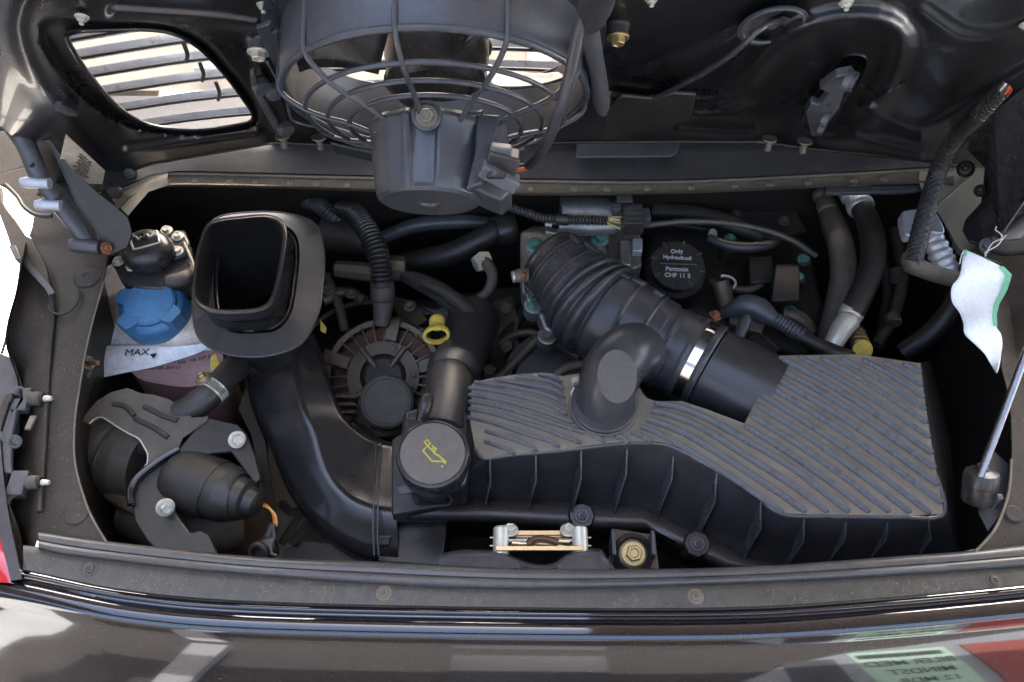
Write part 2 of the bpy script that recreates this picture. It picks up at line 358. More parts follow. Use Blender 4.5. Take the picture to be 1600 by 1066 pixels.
fA = curve([(-60, 816), (57, 831), (165, 847), (394, 871), (600, 880), (800, 889), (1000, 891), (1200, 885), (1400, 871), (1518, 862), (1680, 845)])
fB = curve([(-60, 842), (60, 857), (112, 868), (338, 894), (600, 913), (800, 920), (1000, 917), (1300, 905), (1600, 885), (1680, 878)])
fC = curve([(-60, 872), (50, 894), (200, 924), (400, 941), (800, 950), (1150, 950), (1400, 934), (1600, 915), (1680, 905)])
OUT = [(100, 240), (150, 470), (118, 600), (105, 690), (110, 790), (150, 870), (500, 885), (1000, 900), (1400, 880), (1570, 850), (1600, 720), (1600, 620), (1590, 500), (1560, 380), (1530, 225), (1000, 235), (180, 235)]
top = WW(OUT, -.03)
tub = loft('engine_bay_wall', [[V((p.x, p.y, z)) for p in top] for z in (-.03, -.15, -.3, -.5)], DARK, caps=False); tag(tub, kind='structure')
fl = mk('engine_bay_floor', [V((p.x*1.02, p.y*1.02, -.495)) for p in top], [tuple(range(len(top)))], DARK); tag(fl, kind='structure')

# ---------------- rear bumper, trim strip and rubber seal ----------------
xs = [-60+i*24 for i in range(73)]
seal = thing('rubber_seal', 'long glossy black rubber seal bead along the front lip of the engine bay', 'seal', W(800, 905, 0))
prof = [(-.06, -.03), (-.04, .0), (.0, .0025), (.1, .0045), (.28, .0052), (.45, .0045), (.5, .003), (.55, .0045), (.72, .0052), (.86, .004), (.97, .001), (1.02, -.002)]
grid('seal_bead', [[W(x, fA(x)+(fB(x)-fA(x))*t, z) for t, z in prof] for x in xs if x >= 50], SEAL, seal)
tr = thing('sill_trim', 'dusty scratched black plastic sill strip screwed down between rubber seal and painted bumper', 'trim strip', W(800, 935, 0))
grid('strip', [[W(x, fB(x)+(fC(x)-fB(x))*t, z) for t, z in ((-.05, -.003), (.03, -.001), (.3, -.0005), (.7, -.0005), (.96, -.001), (1.0, -.003), (1.03, -.008))] for x in xs if x >= 30], TRIM, tr)
for x, y in ((141, 889), (600, 927), (1087, 932), (1553, 908)):
    p = W(x, y, -.0008)
    bolt('screw', p, (0, 0, 1), 8.5*S(p), RAIL if 200 < x < 1200 else TRIM, tr, 'screw')
bp = thing('rear_bumper', 'glossy dusty black painted rear bumper across the bottom of the picture', 'bumper', W(800, 1010, 0))
bprof = [(2, -.012), (3, -.004), (7, -.003), (10, -.003), (12, -.0045), (14, -.008), (18, -.0085), (21, -.006), (26, -.0045), (34, -.0045), (44, -.006), (52, -.0095), (58, -.0125), (66, -.0155), (80, -.0208), (100, -.029), (125, -.040), (160, -.058), (210, -.09), (280, -.14), (380, -.23), (520, -.38)]
grid('painted_skin', [[W(x, fC(x)+t, z) for t, z in bprof] for x in [-300+i*20 for i in range(110)]], BUMP, bp, ang=60)

# ---------------- side channels of the body ----------------
def side(name, rows, mat, parent, n=5):
    R_ = []
    m = len(rows[0]); cols = [[V(r[k]) for r in rows] for k in range(m)]
    out = [[cat_rom(c, i/n, False) for c in cols] for i in range((len(rows)-1)*n+1)]
    return grid(name, [[W(p.x, p.y, p.z) for p in r] for r in out], mat, parent, 50)
lc = thing('body_side_channel', 'dusty black drip channel of the car body left of the engine bay', 'body panel', W(90, 650, 0))
side('channel_sheet', [
 [(40, 378, .03), (43, 384, .0), (95, 385, -.005), (130, 375, 0), (168, 385, 0), (172, 385, -.03)],
 [(26, 450, .03), (30, 455, .0), (80, 455, -.006), (120, 450, 0), (160, 440, 0), (163, 440, -.03)],
 [(8, 530, .02), (14, 532, 0), (60, 530, -.008), (78, 530, -.002), (136, 530, 0), (139, 530, -.03)],
 [(28, 600, .0), (32, 605, -.03), (38, 602, -.004), (75, 600, 0), (124, 603, 0), (127, 603, -.03)],
 [(20, 660, .0), (25, 662, -.03), (45, 664, -.02), (62, 660, 0), (116, 660, 0), (119, 660, -.03)],
 [(14, 720, .0), (18, 722, -.03), (48, 722, -.02), (62, 720, 0), (116, 720, 0), (119, 720, -.03)],
 [(12, 775, .0), (18, 777, -.03), (45, 780, -.02), (64, 780, 0), (131, 780, 0), (134, 779, -.03)],
 [(30, 830, .0), (34, 832, -.03), (42, 834, -.02), (60, 826, 0), (158, 833, 0), (161, 833, -.03)],
 [(38, 885, .0), (40, 890, -.03), (46, 880, -.02), (58, 845, -.002), (172, 856, -.004), (176, 857, -.03)]], CAVP, lc)
tube('edge_lip', WW([(162, 440), (138, 530), (125, 603), (117, 660), (117, 720), (132, 780), (147, 815), (168, 850)], .0012), .0011, RAIL, lc, seg=6)
pslab('corner_panel', [(60, 90), (260, 90), (215, 300), (176, 395), (60, 395)], -.03, .004, CAVP, lc)
p = W(119, 802, .0006); lathe('plug', [(0, .0005), (.004, .0012), (.010, .0016), (.0125, .0009), (.013, 0)], p, (0, 0, 1), CAVP, lc, 24)
p = W(136, 432, .001); lathe('plug', [(.004, .0002), (.005, .0016), (.014, .0016), (.0165, .0004), (.0168, 0)], p, (0, 0, 1), CAVP, lc, 24)
p = W(100, 468, .004); tube('round_stamping', [p+V((math.cos(a)*.018, math.sin(a)*.022, 0)) for a in [i*.45-2.9 for i in range(9)]], .0016, CAVP, lc, seg=8)
tube('stamped_ridge', [W(x, y, .002) for x, y in ((70, 425), (82, 480), (78, 540), (74, 600), (70, 680), (62, 800))], .003, CAVP, lc, seg=8)
for (x, y) in ((62, 623), (58, 754)):
    p = W(x, y, .006); b = thing('rubber_stop', 'black rubber buffer with pale metal stud, %s of the two on the left body channel' % ('upper' if y < 700 else 'lower'), 'buffer', p, 'stud buffers on the left body channel')
    s = S(p); ax = V((1, -.05, .12))
    lathe('rubber_sleeve', [(11*s, -14*s), (11.5*s, -12*s), (11*s, 2*s), (8.5*s, 4*s), (8*s, 3*s)], p, ax, RUBD, b, 20)
    lathe('stud_collar', [(8*s, 2*s), (8*s, 7*s), (6*s, 8*s)], p, ax, INK, b, 16)
    lathe('stud', [(4.6*s, 6*s), (5*s, 10*s), (4.2*s, 19*s), (3.0*s, 21*s)], p, ax, PALE, b, 14)
    box('base_lug', p+V((-.022, 0, -.006)), (.018, .028, .012), GREYP, b)
ht = thing('headlamp_adjuster_bracket', 'grimy grey bracket strip with hex bolt beside the left body channel', 'bracket', W(20, 680, 0))
q = zz(0, 580, 6.66)
pslab('bracket_arm', q([(190, 150), (240, 160), (250, 300), (170, 420), (130, 640), (110, 960), (125, 1060), (40, 1060), (20, 800), (60, 620), (140, 400), (200, 290), (120, 300), (130, 190)]), .006, .006, GREYP, ht)
pslab('bracket_arm', q([(60, 230), (130, 220), (120, 300), (90, 320), (0, 620), (-10, 400)]), .01, .006, CAVP, ht)
pslab('slotted_lug', q([(310, 460), (380, 460), (310, 605), (245, 605)]), .004, .004, ALUC, ht)
p = W(23, 690, .008); bolt('bolt', p, (.8, -.2, .6), 7*S(p), GREYP, ht)
pslab('lower_lug', zz(0, 740, 6.66)([(60, 140), (200, 120), (180, 230), (110, 260), (85, 335), (30, 250)]), .004, .004, CAVP, ht)
# outer quarter panel edge and tail lamp
tl = thing('tail_lamp', 'red tail lamp with chrome-grey rim at the lower left corner', 'tail lamp', W(-10, 860, 0))
side('lens', [[(-90, 790, -.004), (-40, 790, .004), (-6, 790, .0)], [(-90, 830, -.004), (-30, 830, .006), (4, 830, .002)], [(-90, 870, -.01), (-20, 870, .005), (10, 870, .002)], [(-90, 925, -.03), (-15, 910, .0), (17, 911, .0)]], REDL, tl)
side('rim', [[(-60, 690, 0), (0, 685, .008), (4, 690, -.01)], [(-50, 750, 0), (6, 750, .010), (10, 755, -.01)], [(-12, 800, .003), (13, 802, .010), (17, 806, -.01)], [(2, 850, .003), (23, 852, .007), (27, 855, -.01)], [(16, 908, .0), (34, 905, .003), (38, 904, -.02)]], GREYP, tl)
rc = thing('body_side_channel', 'dusty black drip channel of the car body right of the airbox', 'body panel', W(1620, 700, 0))
side('channel_sheet', [
 [(1500, 395, -.03), (1503, 392, 0), (1560, 380, .01), (1640, 370, .02), (1760, 360, .05)],
 [(1545, 500, -.03), (1548, 500, 0), (1580, 495, -.01), (1640, 490, .02), (1760, 480, .05)],
 [(1570, 609, -.03), (1573, 609, 0), (1592, 609, -.004), (1640, 600, 0), (1760, 600, .03)],
 [(1578, 690, -.03), (1581, 690, 0), (1592, 690, -.001), (1640, 690, 0), (1760, 690, .03)],
 [(1574, 765, -.03), (1577, 765, 0), (1592, 767, -.001), (1640, 770, 0), (1760, 770, .02)],
 [(1556, 819, -.03), (1559, 819, 0), (1580, 826, -.001), (1640, 830, 0), (1760, 830, .01)],
 [(1518, 868, -.03), (1521, 868, -.002), (1570, 868, -.004), (1640, 868, -.004), (1760, 868, 0)]], CAVP, rc)
tube('edge_lip', WW([(1524, 862), (1545, 840), (1559, 819), (1572, 785), (1578, 755), (1580, 718)], .0015), .0016, RAIL, rc, seg=6)
tube('edge_lip', WW([(1581, 690), (1580, 650), (1574, 609), (1560, 560), (1540, 500)], .0012), .0009, CAVP, rc, seg=6)
p = W(1584, 803, .001); lathe('plug', [(0, .0008), (.008, .0012), (.0095, .0002)], p, (0, 0, 1), CAVP, rc, 24)
pslab('inner_fender', [(1500, 240), (1800, 150), (1800, 470), (1545, 470), (1510, 400)], -.025, .004, PAINT, rc)
for (x0, y0) in ((1480, 735),): pslab('strut_bracket_plate', [(1548, 700), (1577, 725), (1574, 790), (1545, 830), (1530, 800)], -.02, .004, GREYP, rc)

qr = thing('rear_quarter_panel', 'black rear quarter panel of the car body running off the right edge', 'body panel', W(1800, 500, 0))
side('quarter_skin', [[(1740, 60, .0), (2200, 60, .02), (2700, 60, -.2)], [(1740, 300, .045), (2200, 300, .03), (2700, 300, -.2)], [(1750, 600, .025), (2200, 600, .02), (2700, 600, -.2)], [(1750, 940, -.01), (2200, 960, -.03), (2700, 930, -.25)]], PAINT, qr)
# ---------------- cowl and rear rail ----------------
cw = thing('cowl_panel', 'smooth grey black metal cowl panel behind the engine bay under the open lid', 'body panel', W(800, 270, .03))
def rowsx(fn, x0, x1, n=40): return [fn(x0+(x1-x0)*i/n) for i in range(n+1)]
fR = curve([(180, 330), (215, 300), (250, 290), (400, 291), (800, 302), (1050, 300), (1300, 290), (1440, 286), (1490, 290)])
fR0 = curve([(180, 300), (230, 278), (270, 270), (500, 275), (800, 281), (1050, 283), (1300, 272), (1420, 265), (1490, 262)])
grid('cowl_sheet', rowsx(lambda x: [W(x, 150, .02), W(x, 215, .02), W(x, 232, .024), W(x, 240, .022), W(x, 252, .019), W(x, fR0(x)-3, .014), W(x, fR0(x), .006)], 120, 1640), COWL, cw)
rl = thing('rear_rail', 'brown dusty folded metal rail with spot welds along the back of the bay opening', 'rail', W(800, 292, 0))
grid('rail_sheet', rowsx(lambda x: [W(x, fR0(x)-2, .008), W(x, fR0(x), .010), W(x, fR0(x)+3, .009), W(x, fR0(x)+6, .004), W(x, fR(x)-4, .004), W(x, fR(x)-1, .006), W(x, fR(x)+1, .002), W(x, fR(x)+3, -.03)], 180, 1490, 60), RAIL, rl)
wd = None
for x in list(range(265, 590, 47))+list(range(830, 1440, 62)):
    p = W(x+random.uniform(-8, 8), (fR0(x)+fR(x))/2+2, .0045)
    if wd is None: wd = lathe('spot_weld', [(.006, 0), (.0045, .0014), (.002, .002), (0, .0021)], p, (0, 0, 1), RAIL, rl, 16)
    else: put('spot_weld', wd.data, rl, p+V((0, 0, .001)))
side('tan_corner_gusset', [[(175, 312, 0), (205, 262, .012), (262, 262, .012)], [(188, 325, 0), (222, 282, .01), (262, 274, .012)], [(200, 337, -.002), (232, 300, .004), (262, 290, .004)]], TAN, rl)
side('tan_corner_gusset', [[(1440, 250, .012), (1490, 240, .01), (1540, 250, .0)], [(1436, 283, .004), (1480, 290, .002), (1535, 300, .0)], [(1448, 310, -.002), (1490, 340, -.004), (1530, 350, -.005)], [(1465, 330, -.006), (1500, 390, -.01), (1540, 400, -.01)]], TAN, rl)
tube('gusset_rib', WW([(1462, 325), (1480, 308), (1500, 290), (1520, 276)], .006), .0016, TAN, rl, seg=8)
pslab('lower_flange', [(1290, 292), (1440, 289), (1450, 294), (1420, 299), (1290, 302)], -.01, .006, GREYP, rl)

# ---------------- engine lid ----------------
lid = thing('engine_lid', 'open black engine lid seen from its underside with louvred grille opening', 'engine lid', L(800, 222, 0))
def dseg(px, py, P):
    b = 1e9
    for (x1, y1), (x2, y2) in zip(P, P[1:]):
        dx, dy = x2-x1, y2-y1; t = max(0, min(1, ((px-x1)*dx+(py-y1)*dy)/(dx*dx+dy*dy))); b = min(b, math.hypot(px-x1-t*dx, py-y1-t*dy))
    return b
def inside(px, py, P):
    c = False; j = len(P)-1
    for i in range(len(P)):
        if (P[i][1] > py) != (P[j][1] > py) and px < (P[j][0]-P[i][0])*(py-P[i][1])/(P[j][1]-P[i][1])+P[i][0]: c = not c
        j = i
    return c
H1 = smoothpoly([(108, 52), (170, 46), (250, 47), (300, 66), (345, 108), (383, 158), (396, 182), (380, 194), (310, 203), (235, 196), (185, 168), (142, 120), (115, 80)], 5)
H1r = smoothpoly([(75, 30), (170, 34), (250, 37), (312, 58), (355, 100), (393, 150), (404, 186), (385, 202), (305, 212), (215, 204), (150, 172), (95, 118), (62, 66)], 5)
H2 = [(683+238*math.cos(a*.105), 55+84*math.sin(a*.105)) for a in range(60)]
SLOT = smoothpoly([(1318, 90), (1345, 86), (1356, 100), (1340, 135), (1320, 165), (1292, 203), (1268, 206), (1251, 190), (1270, 155), (1292, 118)], 4)
ridges = [([(1150, 150), (1185, 100), (1235, 58), (1300, 34), (1370, 32), (1410, 58), (1402, 112), (1370, 165), (1335, 205)], 20, .013),
 ([(1085, 157), (1175, 158)], 5, .003), ([(1080, 179), (1158, 182), (1182, 203), (1150, 209), (1060, 203)], 5, .0035),
 ([(1290, 216), (1340, 218), (1400, 230), (1440, 240)], 9, .006), ([(1350, 168), (1400, 192), (1440, 202), (1480, 186), (1540, 150), (1640, 90)], 12, .006),
 ([(60, -40), (28, 40), (60, 130), (120, 200), (185, 262)], 12, .0018), ([(200, 240), (290, 226), (400, 210)], 12, .008),
 ([(395, 60), (402, 90), (430, 150), (440, 200)], 8, .004), ([(1000, 100), (1100, 60), (1180, 20), (1240, -20)], 14, -.004),
 ([(1440, 20), (1500, 60), (1560, 60), (1640, 30)], 14, .004), ([(180, 20), (330, 30), (400, 40)], 10, .004)]
ridges = [([(p.x, p.y) for p in [cat_rom([V((x, y, 0)) for x, y in P], i/3, False) for i in range((len(P)-1)*3+1)]], w_, h_) for P, w_, h_ in ridges]
def hl(x, y):
    h = 0
    for P, w_, h_ in ridges:
        d = dseg(x, y, P)
        if d < w_*3: h += h_*math.exp(-(d/w_)**2)
    if x < 430 and inside(x, y, H1r): h -= .012*min(1, dseg(x, y, H1r+H1r[:1])/9)
    h += .0004*noise.noise(V((x*.006, y*.012, 0)))
    return h
fLB = lin([(-220, 60), (-60, 150), (40, 232), (100, 300), (165, 322), (188, 275), (230, 258), (280, 248), (430, 223), (600, 230), (900, 222), (1062, 221), (1190, 222), (1263, 232), (1350, 240), (1447, 252), (1520, 262), (1700, 262)])
NX, NY = 520, 90; vs = []; ids = {}; fs = []
def nearest(x, y, P):
    b = (1e9, x, y)
    for (x1, y1), (x2, y2) in zip(P, P[1:]+P[:1]):
        dx, dy = x2-x1, y2-y1; t = max(0, min(1, ((x-x1)*dx+(y-y1)*dy)/(dx*dx+dy*dy+1e-9))); d = math.hypot(x-x1-t*dx, y-y1-t*dy)
        if d < b[0]: b = (d, x1+t*dx, y1+t*dy)
    return b
for i in range(NX+1):
    x = -150+i*1850/NX; yb = fLB(x)
    for j in range(NY+1):
        y = -75+(yb+75)*j/NY; xx = x; inh = False
        if x < 420 and inside(x, y, H1): inh = H1
        elif 420 < x < 950 and inside(x, y, H2): inh = H2
        elif 1200 < x < 1400 and inside(x, y, SLOT): inh = SLOT
        if inh:
            d, nx_, ny_ = nearest(x, y, inh)
            if d < 4.2: vs.append(L(nx_, ny_, hl(nx_, ny_))); ids[i, j] = len(vs)-1
        else: vs.append(L(x, y, hl(x, y))); ids[i, j] = len(vs)-1
for i in range(NX):
    for j in range(NY):
        k = [(i, j), (i+1, j), (i+1, j+1), (i, j+1)]
        if all(q_ in ids for q_ in k): fs.append(tuple(ids[q_] for q_ in k))
nn = (vs[fs[0][1]]-vs[fs[0][0]]).cross(vs[fs[0][2]]-vs[fs[0][0]])
if nn.dot(LN) < 0: fs = [f[::-1] for f in fs]
inner = mk('inner_panel', vs, fs, LIDP, lid, 60, fixn=False)
m_ = inner.modifiers.new('solid', 'SOLIDIFY'); m_.thickness = .002; m_.offset = -1
def loopw(P, h): return [L(x, y, h) for x, y in P]
loft('grille_opening_wall', [loopw(H1, -.001), loopw(H1, -.012), loopw(H1, -.04)], LIDP, lid, caps=False)
loft('slot_wall', [loopw(SLOT, .001), loopw(SLOT, -.03)], LIDP, lid, caps=False)
tube('slot_rim', loopw(SLOT, .0005), .0012, LIDP, lid, seg=8, closed=True, raw=True)
tube('opening_rim', loopw(H1[::2], -.0095), .0026, LIDP, lid, seg=8, closed=True)
tube('lower_edge_bead', [L(x, fLB(x), .0) for x in range(190, 1500, 40)], .002, LIDP, lid, seg=8)
# outer skin frame of the lid round the grille
def band(name, a, b, h, t=.003): return prism(name, [L(x, y, h) for x, y in a]+[L(x, y, h) for x, y in b[::-1]], LN*-t, PAINT, lid, .0005)
band('outer_skin', [(-260, -90), (1700, -90)], [(-260, -40), (1700, -40)], -.05)
band('outer_skin', [(420, 175), (1700, 175)], [(420, 240), (1700, 240)], -.05)
band('outer_skin', [(920, -38), (1700, -38)], [(940, 174), (1700, 174)], -.05)
sl = [(78, 56), (112, 88), (146, 120), (172, 152), (196, 182)]
SLAT_GLINT = mat('louvre_painted_glint', (.6, .6, .6), .3, metal=.3, bump=.0)  # black slats coloured pale, their bright reflections painted in
for k in range(-3, 5):
    base = 92+k*31
    P = [(60, base+6), (170, base-14), (330, base-37), (500, base-49), (683, base-54), (870, base-49), (1000, base-40)]
    c = [L(x, y, -.052) for x, y in P]
    tube('louvre_slat', c, .0062, SLAT_GLINT if True else PAINT, lid, step=.03, prof=[(-1, -.12), (-.9, -.22), (.9, .05), (1, .15), (.9, .2), (-.9, -.02)], upv=(LN*.35+V((0, 1, 0))).normalized(), ang=30)
    tube('slat_shadow_strip', [L(x, y+5, -.046) for x, y in P], .0018, INK, lid, seg=6, step=.03)  # black strip puts the dark shadow line of each slat into colour
for x, y in ((287, 82), (312, 112), (337, 142), (570, 64), (582, 96), (760, 70)):
    tube('louvre_clip', [L(x, y-14, -.045), L(x+3, y-6, -.041), L(x+6, y+4, -.041), L(x+4, y+14, -.045)], .0022, INK, lid, seg=8)
for x, y in ((128, 26), (412, 8), (1322, 4), (1018, -2), (1604, 38)):
    p = L(x, y, .003); bolt('stud_nut', p, LN, 7.5*S(p), PALE, lid, 'nut')
p = L(116, 172, .006)
tube('clip_tab', [L(90, 165, .012), L(104, 172, .012), L(116, 176, .006)], .005, GREYP, lid, seg=10)
for (x, y) in ((405, 75), (965, 52)):
    p = L(x, y-14, .0); b = thing('rubber_mount', 'zinc bolt in a rubber sleeve fastening the fan shroud on its %s side' % ('left' if x < 500 else 'right'), 'mounting bolt', p, 'bolts holding the cooling fan')
    s = S(p); lathe('sleeve', [(19*s, 0), (20*s, 4*s), (17*s, 7*s), (16.5*s, 19*s), (14*s, 21*s)], p, LN, GREYP if x < 500 else RUB, b, 24)
    bolt('bolt', p+LN*21*s, LN, 11.5*s, PALE if x < 500 else ZINC, b)
lb = thing('label_plate', 'silver rectangular sticker with small print on the left edge of the lid', 'sticker', L(130, 258, .016))
q = zz(0, 140, 6.66); lp = [q([a])[0] for a in ((685, 470), (1092, 850), (1050, 1085), (620, 745))]
c4 = [L(x, y, .02) for x, y in lp]
prism('sticker_plate', c4, -LN*.001, LABEL, lb, .0002)
ex = (c4[1]-c4[0]); ey = (c4[0]-c4[3])
for i in range(7):
    cc = c4[3]+ex*(.5)+ey*(.16+i*.115)+LN*.0004
    text('print_line', ['ABCU 996 DL 73', 'MDT 1996 OSL 43 GRA 3', 'TYP 3.4  LTR 8.2', 'EINGETR. 0241 06', 'OEL 0W 40  API', 'EMISSION 25 TUV', 'DATUM 07 1998'][i], cc+LN*.0004, ex, ey, .0052, INK, lb, .0001)
# hinge arm on the left
hg = thing('lid_hinge', 'black hinge plate with grey tube arm and pins at the left of the bay', 'hinge', W(150, 385, .03))
q = zz(0, 140, 6.66)
P = q([(150, 170), (240, 120), (420, 380), (600, 640), (740, 820), (1000, 1060), (1180, 1200), (1330, 1330), (1370, 1500), (1320, 1640), (1150, 1720), (1040, 1650), (1010, 1480), (900, 1330), (800, 1180), (720, 1000), (640, 820), (560, 650), (470, 555), (360, 510), (210, 440), (150, 330)])
def HZ(x, y, o=0): return W(x, y, .16-.13*(y-160)/220+o)
prism('hinge_plate', [HZ(x, y) for x, y in P], (0, 0, -.004), RUB, hg, .0006)
tube('plate_edge', [HZ(x, y, .0005) for x, y in q([(210, 440), (360, 510), (470, 555), (560, 650), (640, 820), (720, 1000), (800, 1180), (900, 1330), (1010, 1480), (1025, 1620)])], .0009, GREYP, hg, seg=6)
def htube(name, spec, mt, **k):
    P_ = [HZ(x, y, o) for x, y, o, r in spec]; return tube(name, P_, [r*S(p) for p, (x, y, o, r) in zip(P_, spec)], mt, hg, **k)
htube('tube_arm', [(16, 190, .0, 16), (40, 225, .0, 15), (62, 275, 0, 14.5), (90, 315, 0, 14), (112, 345, 0, 13), (130, 370, 0, 11), (138, 385, 0, 9)], GREYP, seg=16)
htube('boss', [(-30, 190, .0, 18), (10, 187, .004, 19), (30, 186, .004, 18)], GREYP, seg=20)
htube('boss', [(-30, 163, .004, 12), (0, 163, .004, 12), (18, 164, .004, 12)], GREYP, seg=20)
htube('boss', [(110, 383, .006, 9), (114, 383, .006, 11.5), (124, 384, .006, 11.5), (156, 387, .006, 11.5)], GREYP, seg=20)
htube('pin', [(33, 285, .008, 7), (36, 285, .008, 9), (56, 286, .008, 9), (57, 286, .008, 8.4), (78, 287, .008, 9)], ALUB, seg=18)
htube('pin', [(56, 320, .008, 7), (59, 320, .008, 9), (78, 321, .008, 9), (79, 321, .008, 8.4), (96, 322, .008, 9)], ALUB, seg=18)
p = HZ(166, 388, .004); bolt('bolt', p, (.9, -.2, .5), 6.5*S(p), RUST, hg)
p = HZ(36, 188, .008); bolt('bolt', p, (.9, -.3, .5), 10*S(p), GREYP, hg)
box('spacer_block', HZ(78, 305, .002), (.03, .012, .004), CAVP, hg, rotz(-20))
tube('thin_wire', [HZ(-5, 272, .0), HZ(25, 264, 0), HZ(46, 257, .005)], .001, GREYP, hg, seg=6)
for k, (x, y) in enumerate(((203, 268), (180, 297))):
    p = W(x, y, .02); lathe('rubber_plug', [(.004, 0), (.009, .001), (.0095, .005), (.007, .009), (.003, .0095)], p+V((0, 0, -.002)), (.2, -.7, .5), RUB, hg, 20)
htube('hole_plug', [(49, 257, .014, 4.5), (52, 260, .014, 4.2)], INK, seg=12)
qp = thing('rear_quarter_panel', 'black rear quarter panel of the car body running off the left edge', 'body panel', W(-300, 500, 0))
side('quarter_skin', [[(-1100, 60, -.2), (-500, 60, .02), (-10, 60, -.02)], [(-1100, 300, -.2), (-500, 300, .02), (-10, 300, -.02)], [(-1100, 560, -.2), (-500, 560, .02), (-14, 560, -.02)], [(-1100, 940, -.25), (-500, 960, -.02), (-70, 930, -.05)]], PAINT, qp)
rub = thing('outer_weatherstrip', 'dark body flange and curved bracket outside the left hinge against the bright ground', 'body panel', W(30, 380, 0))
q = zz(0, 280, 6.66)
pslab('flange', q([(-60, 20), (10, 80), (20, 230), (60, 300), (170, 440), (260, 580), (330, 620), (480, 900), (520, 1100), (450, 1100), (330, 900), (240, 830), (150, 830), (80, 600), (0, 380), (-60, 250)]), .01, .006, CAVP, rub)
pslab('flange', q([(350, 380), (330, 500), (300, 590), (330, 620), (480, 900), (700, 800), (1000, 790), (760, 560), (620, 300), (400, 60), (250, -180), (900, -700), (1000, -1400), (-1500, -1400), (-1500, 60), (-60, 30), (60, 90), (130, 150), (200, 240), (270, 320)]), -.012, .004, CAVP, rub)
pslab('flange', [(-200, 556), (2, 552), (20, 560), (34, 600), (26, 700), (8, 705), (-200, 700)], -.01, .004, GREYP, rub)
pslab('under_panel', [(-60, 690), (58, 690), (52, 870), (44, 905), (-60, 920)], -.04, .004, DARK, rub)
tube('edge_bead', [W(x, y, .001) for x, y in ((36, 385), (31, 430), (24, 470), (12, 520), (3, 552))], .0016, GREYP, rub, seg=8)
tube('curved_bead', [W(x, y, .005) for x, y in q([(60, 60), (180, 180), (250, 290), (360, 370), (450, 385), (540, 382)])], .003, RUB, rub, seg=10)
pslab('clip_block', q([(85, 690), (160, 680), (225, 830), (155, 835)]), .016, .01, GREYP, rub)
tube('strap', [W(x, y, .012) for x, y in q([(235, 830), (320, 930), (400, 1020), (500, 1130), (540, 1200)])], .0035, GREYP, rub, seg=8, prof=[(-1, -.3), (1, -.3), (1, .3), (-1, .3)])
# rear window added past the lid, its brightness put into the pale colour
rw = thing('pale_backdrop', 'added pale window and shelf glimpsed through the louvres of the lid', 'backdrop', V((0, .8, .15)))
PALEB = mat('painted_brightness', (.62, .52, .4), .5, bump=0, rvar=.05)  # pale beige stands in for the brightness behind the louvres
grid('backdrop_sheet', [[V((x, .42+.9*t, -.02+.3*t)) for x in (-1, -.6, -.2, .2, .6, 1)] for t in (0, .3, .6, 1)], PALEB, rw)
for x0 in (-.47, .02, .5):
    prism('backdrop_strip', [V((x0, .44, .0)), V((x0+.04, .44, .0)), V((x0+.13, 1.3, .3)), V((x0+.08, 1.3, .3))], (0, 0, .004), WHITE, rw)
# ---------------- cooling fan on the lid ----------------
FC = L(683, 57, .004)
fan = thing('cooling_fan', 'large grey plastic cooling fan with round cage and motor bolted under the lid', 'fan', FC)
EX = V((1, 0, 0)); EY = LDIR                        # ring plane axes (EY points up the lid)
def FP(r, a, h): return FC+EX*(r*math.cos(a))+EY*(r*math.sin(a))+LN*h
SF = S(L(683, 131, .055))
R0 = 244*SF; H0 = .055
def lathe_f(name, prof, mt, seg=72, ang=30, parent=fan):
    vs = [FP(r, 2*math.pi*k/seg, h) for r, h in prof for k in range(seg)]; n = len(prof)
    fs = [(i*seg+k, i*seg+(k+1) % seg, (i+1)*seg+(k+1) % seg, (i+1)*seg+k) for i in range(n-1) for k in range(seg)]
    if prof[0][0] < 1e-5 or prof[-1][0] < 1e-5: pass
    return mk(name, vs, fs, mt, parent, ang)
lathe_f('shroud', [(R0*1.0, 0), (R0*1.005, .02), (R0*1.0, H0-.004), (R0*.985, H0), (R0*.965, H0-.004), (R0*.96, .02), (R0*.96, 0)], FAN)
lathe_f('shroud_foot', [(R0*1.12, 0), (R0*1.12, .004), (R0*1.0, .006), (R0*.99, .0)], FAN)
rings = [(213, .030, 95), (177, .044, 127), (143, .057, 158)]
rd = [(213*SF*.96, H0+.017), (177*SF*.96, H0+.023), (143*SF*.955, H0+.027), (108*SF*.95, H0+.032)]
def rot_ring(name, r, h, rr, parent=fan):
    P = [FP(r, 2*math.pi*k/48, h) for k in range(48)]
    return tube(name, P, rr, FAN, parent, seg=10, closed=True, raw=True)
rot_ring('cage_ring', R0*.985, H0, .003)
for r, h in rd[:3]: rot_ring('cage_ring', r, h, .0021)
NSP = 10; sp0 = None
for k in range(NSP):
    a = R(134-36*k)
    P = [FP(R0*1.002, a, .0), FP(R0*1.006, a, H0*.6), FP(R0*.995, a, H0+.003), FP(rd[0][0], a, rd[0][1]+.0008), FP(rd[1][0], a, rd[1][1]+.0008), FP(rd[2][0], a, rd[2][1]+.0008), FP(92*SF, a, H0+.036)]
    tube('spoke', P, .0022, FAN, fan, seg=8, step=.006)
# blades and hub inside the ring
lathe_f('hub', [(.0001, .045), (.034, .045), (.042, .038), (.045, .02), (.045, -.004), (.0001, -.004)], PL, 48)
for k in range(4):
    a0 = 2*math.pi*k/4+1.0; rows = []
    for i in range(9):
        t = i/8; r = .05+(R0*.9-.05)*t; sw = .35*t*t
        rows.append([FP(r, a0+sw+(u-.5)*(.52-.12*t), .022+(u-.5)*(.036-.016*t)+.004*math.sin(u*3)) for u in (0, .25, .5, .75, 1)])
    grid('blade', rows, PL, fan, 60, solid=.002)
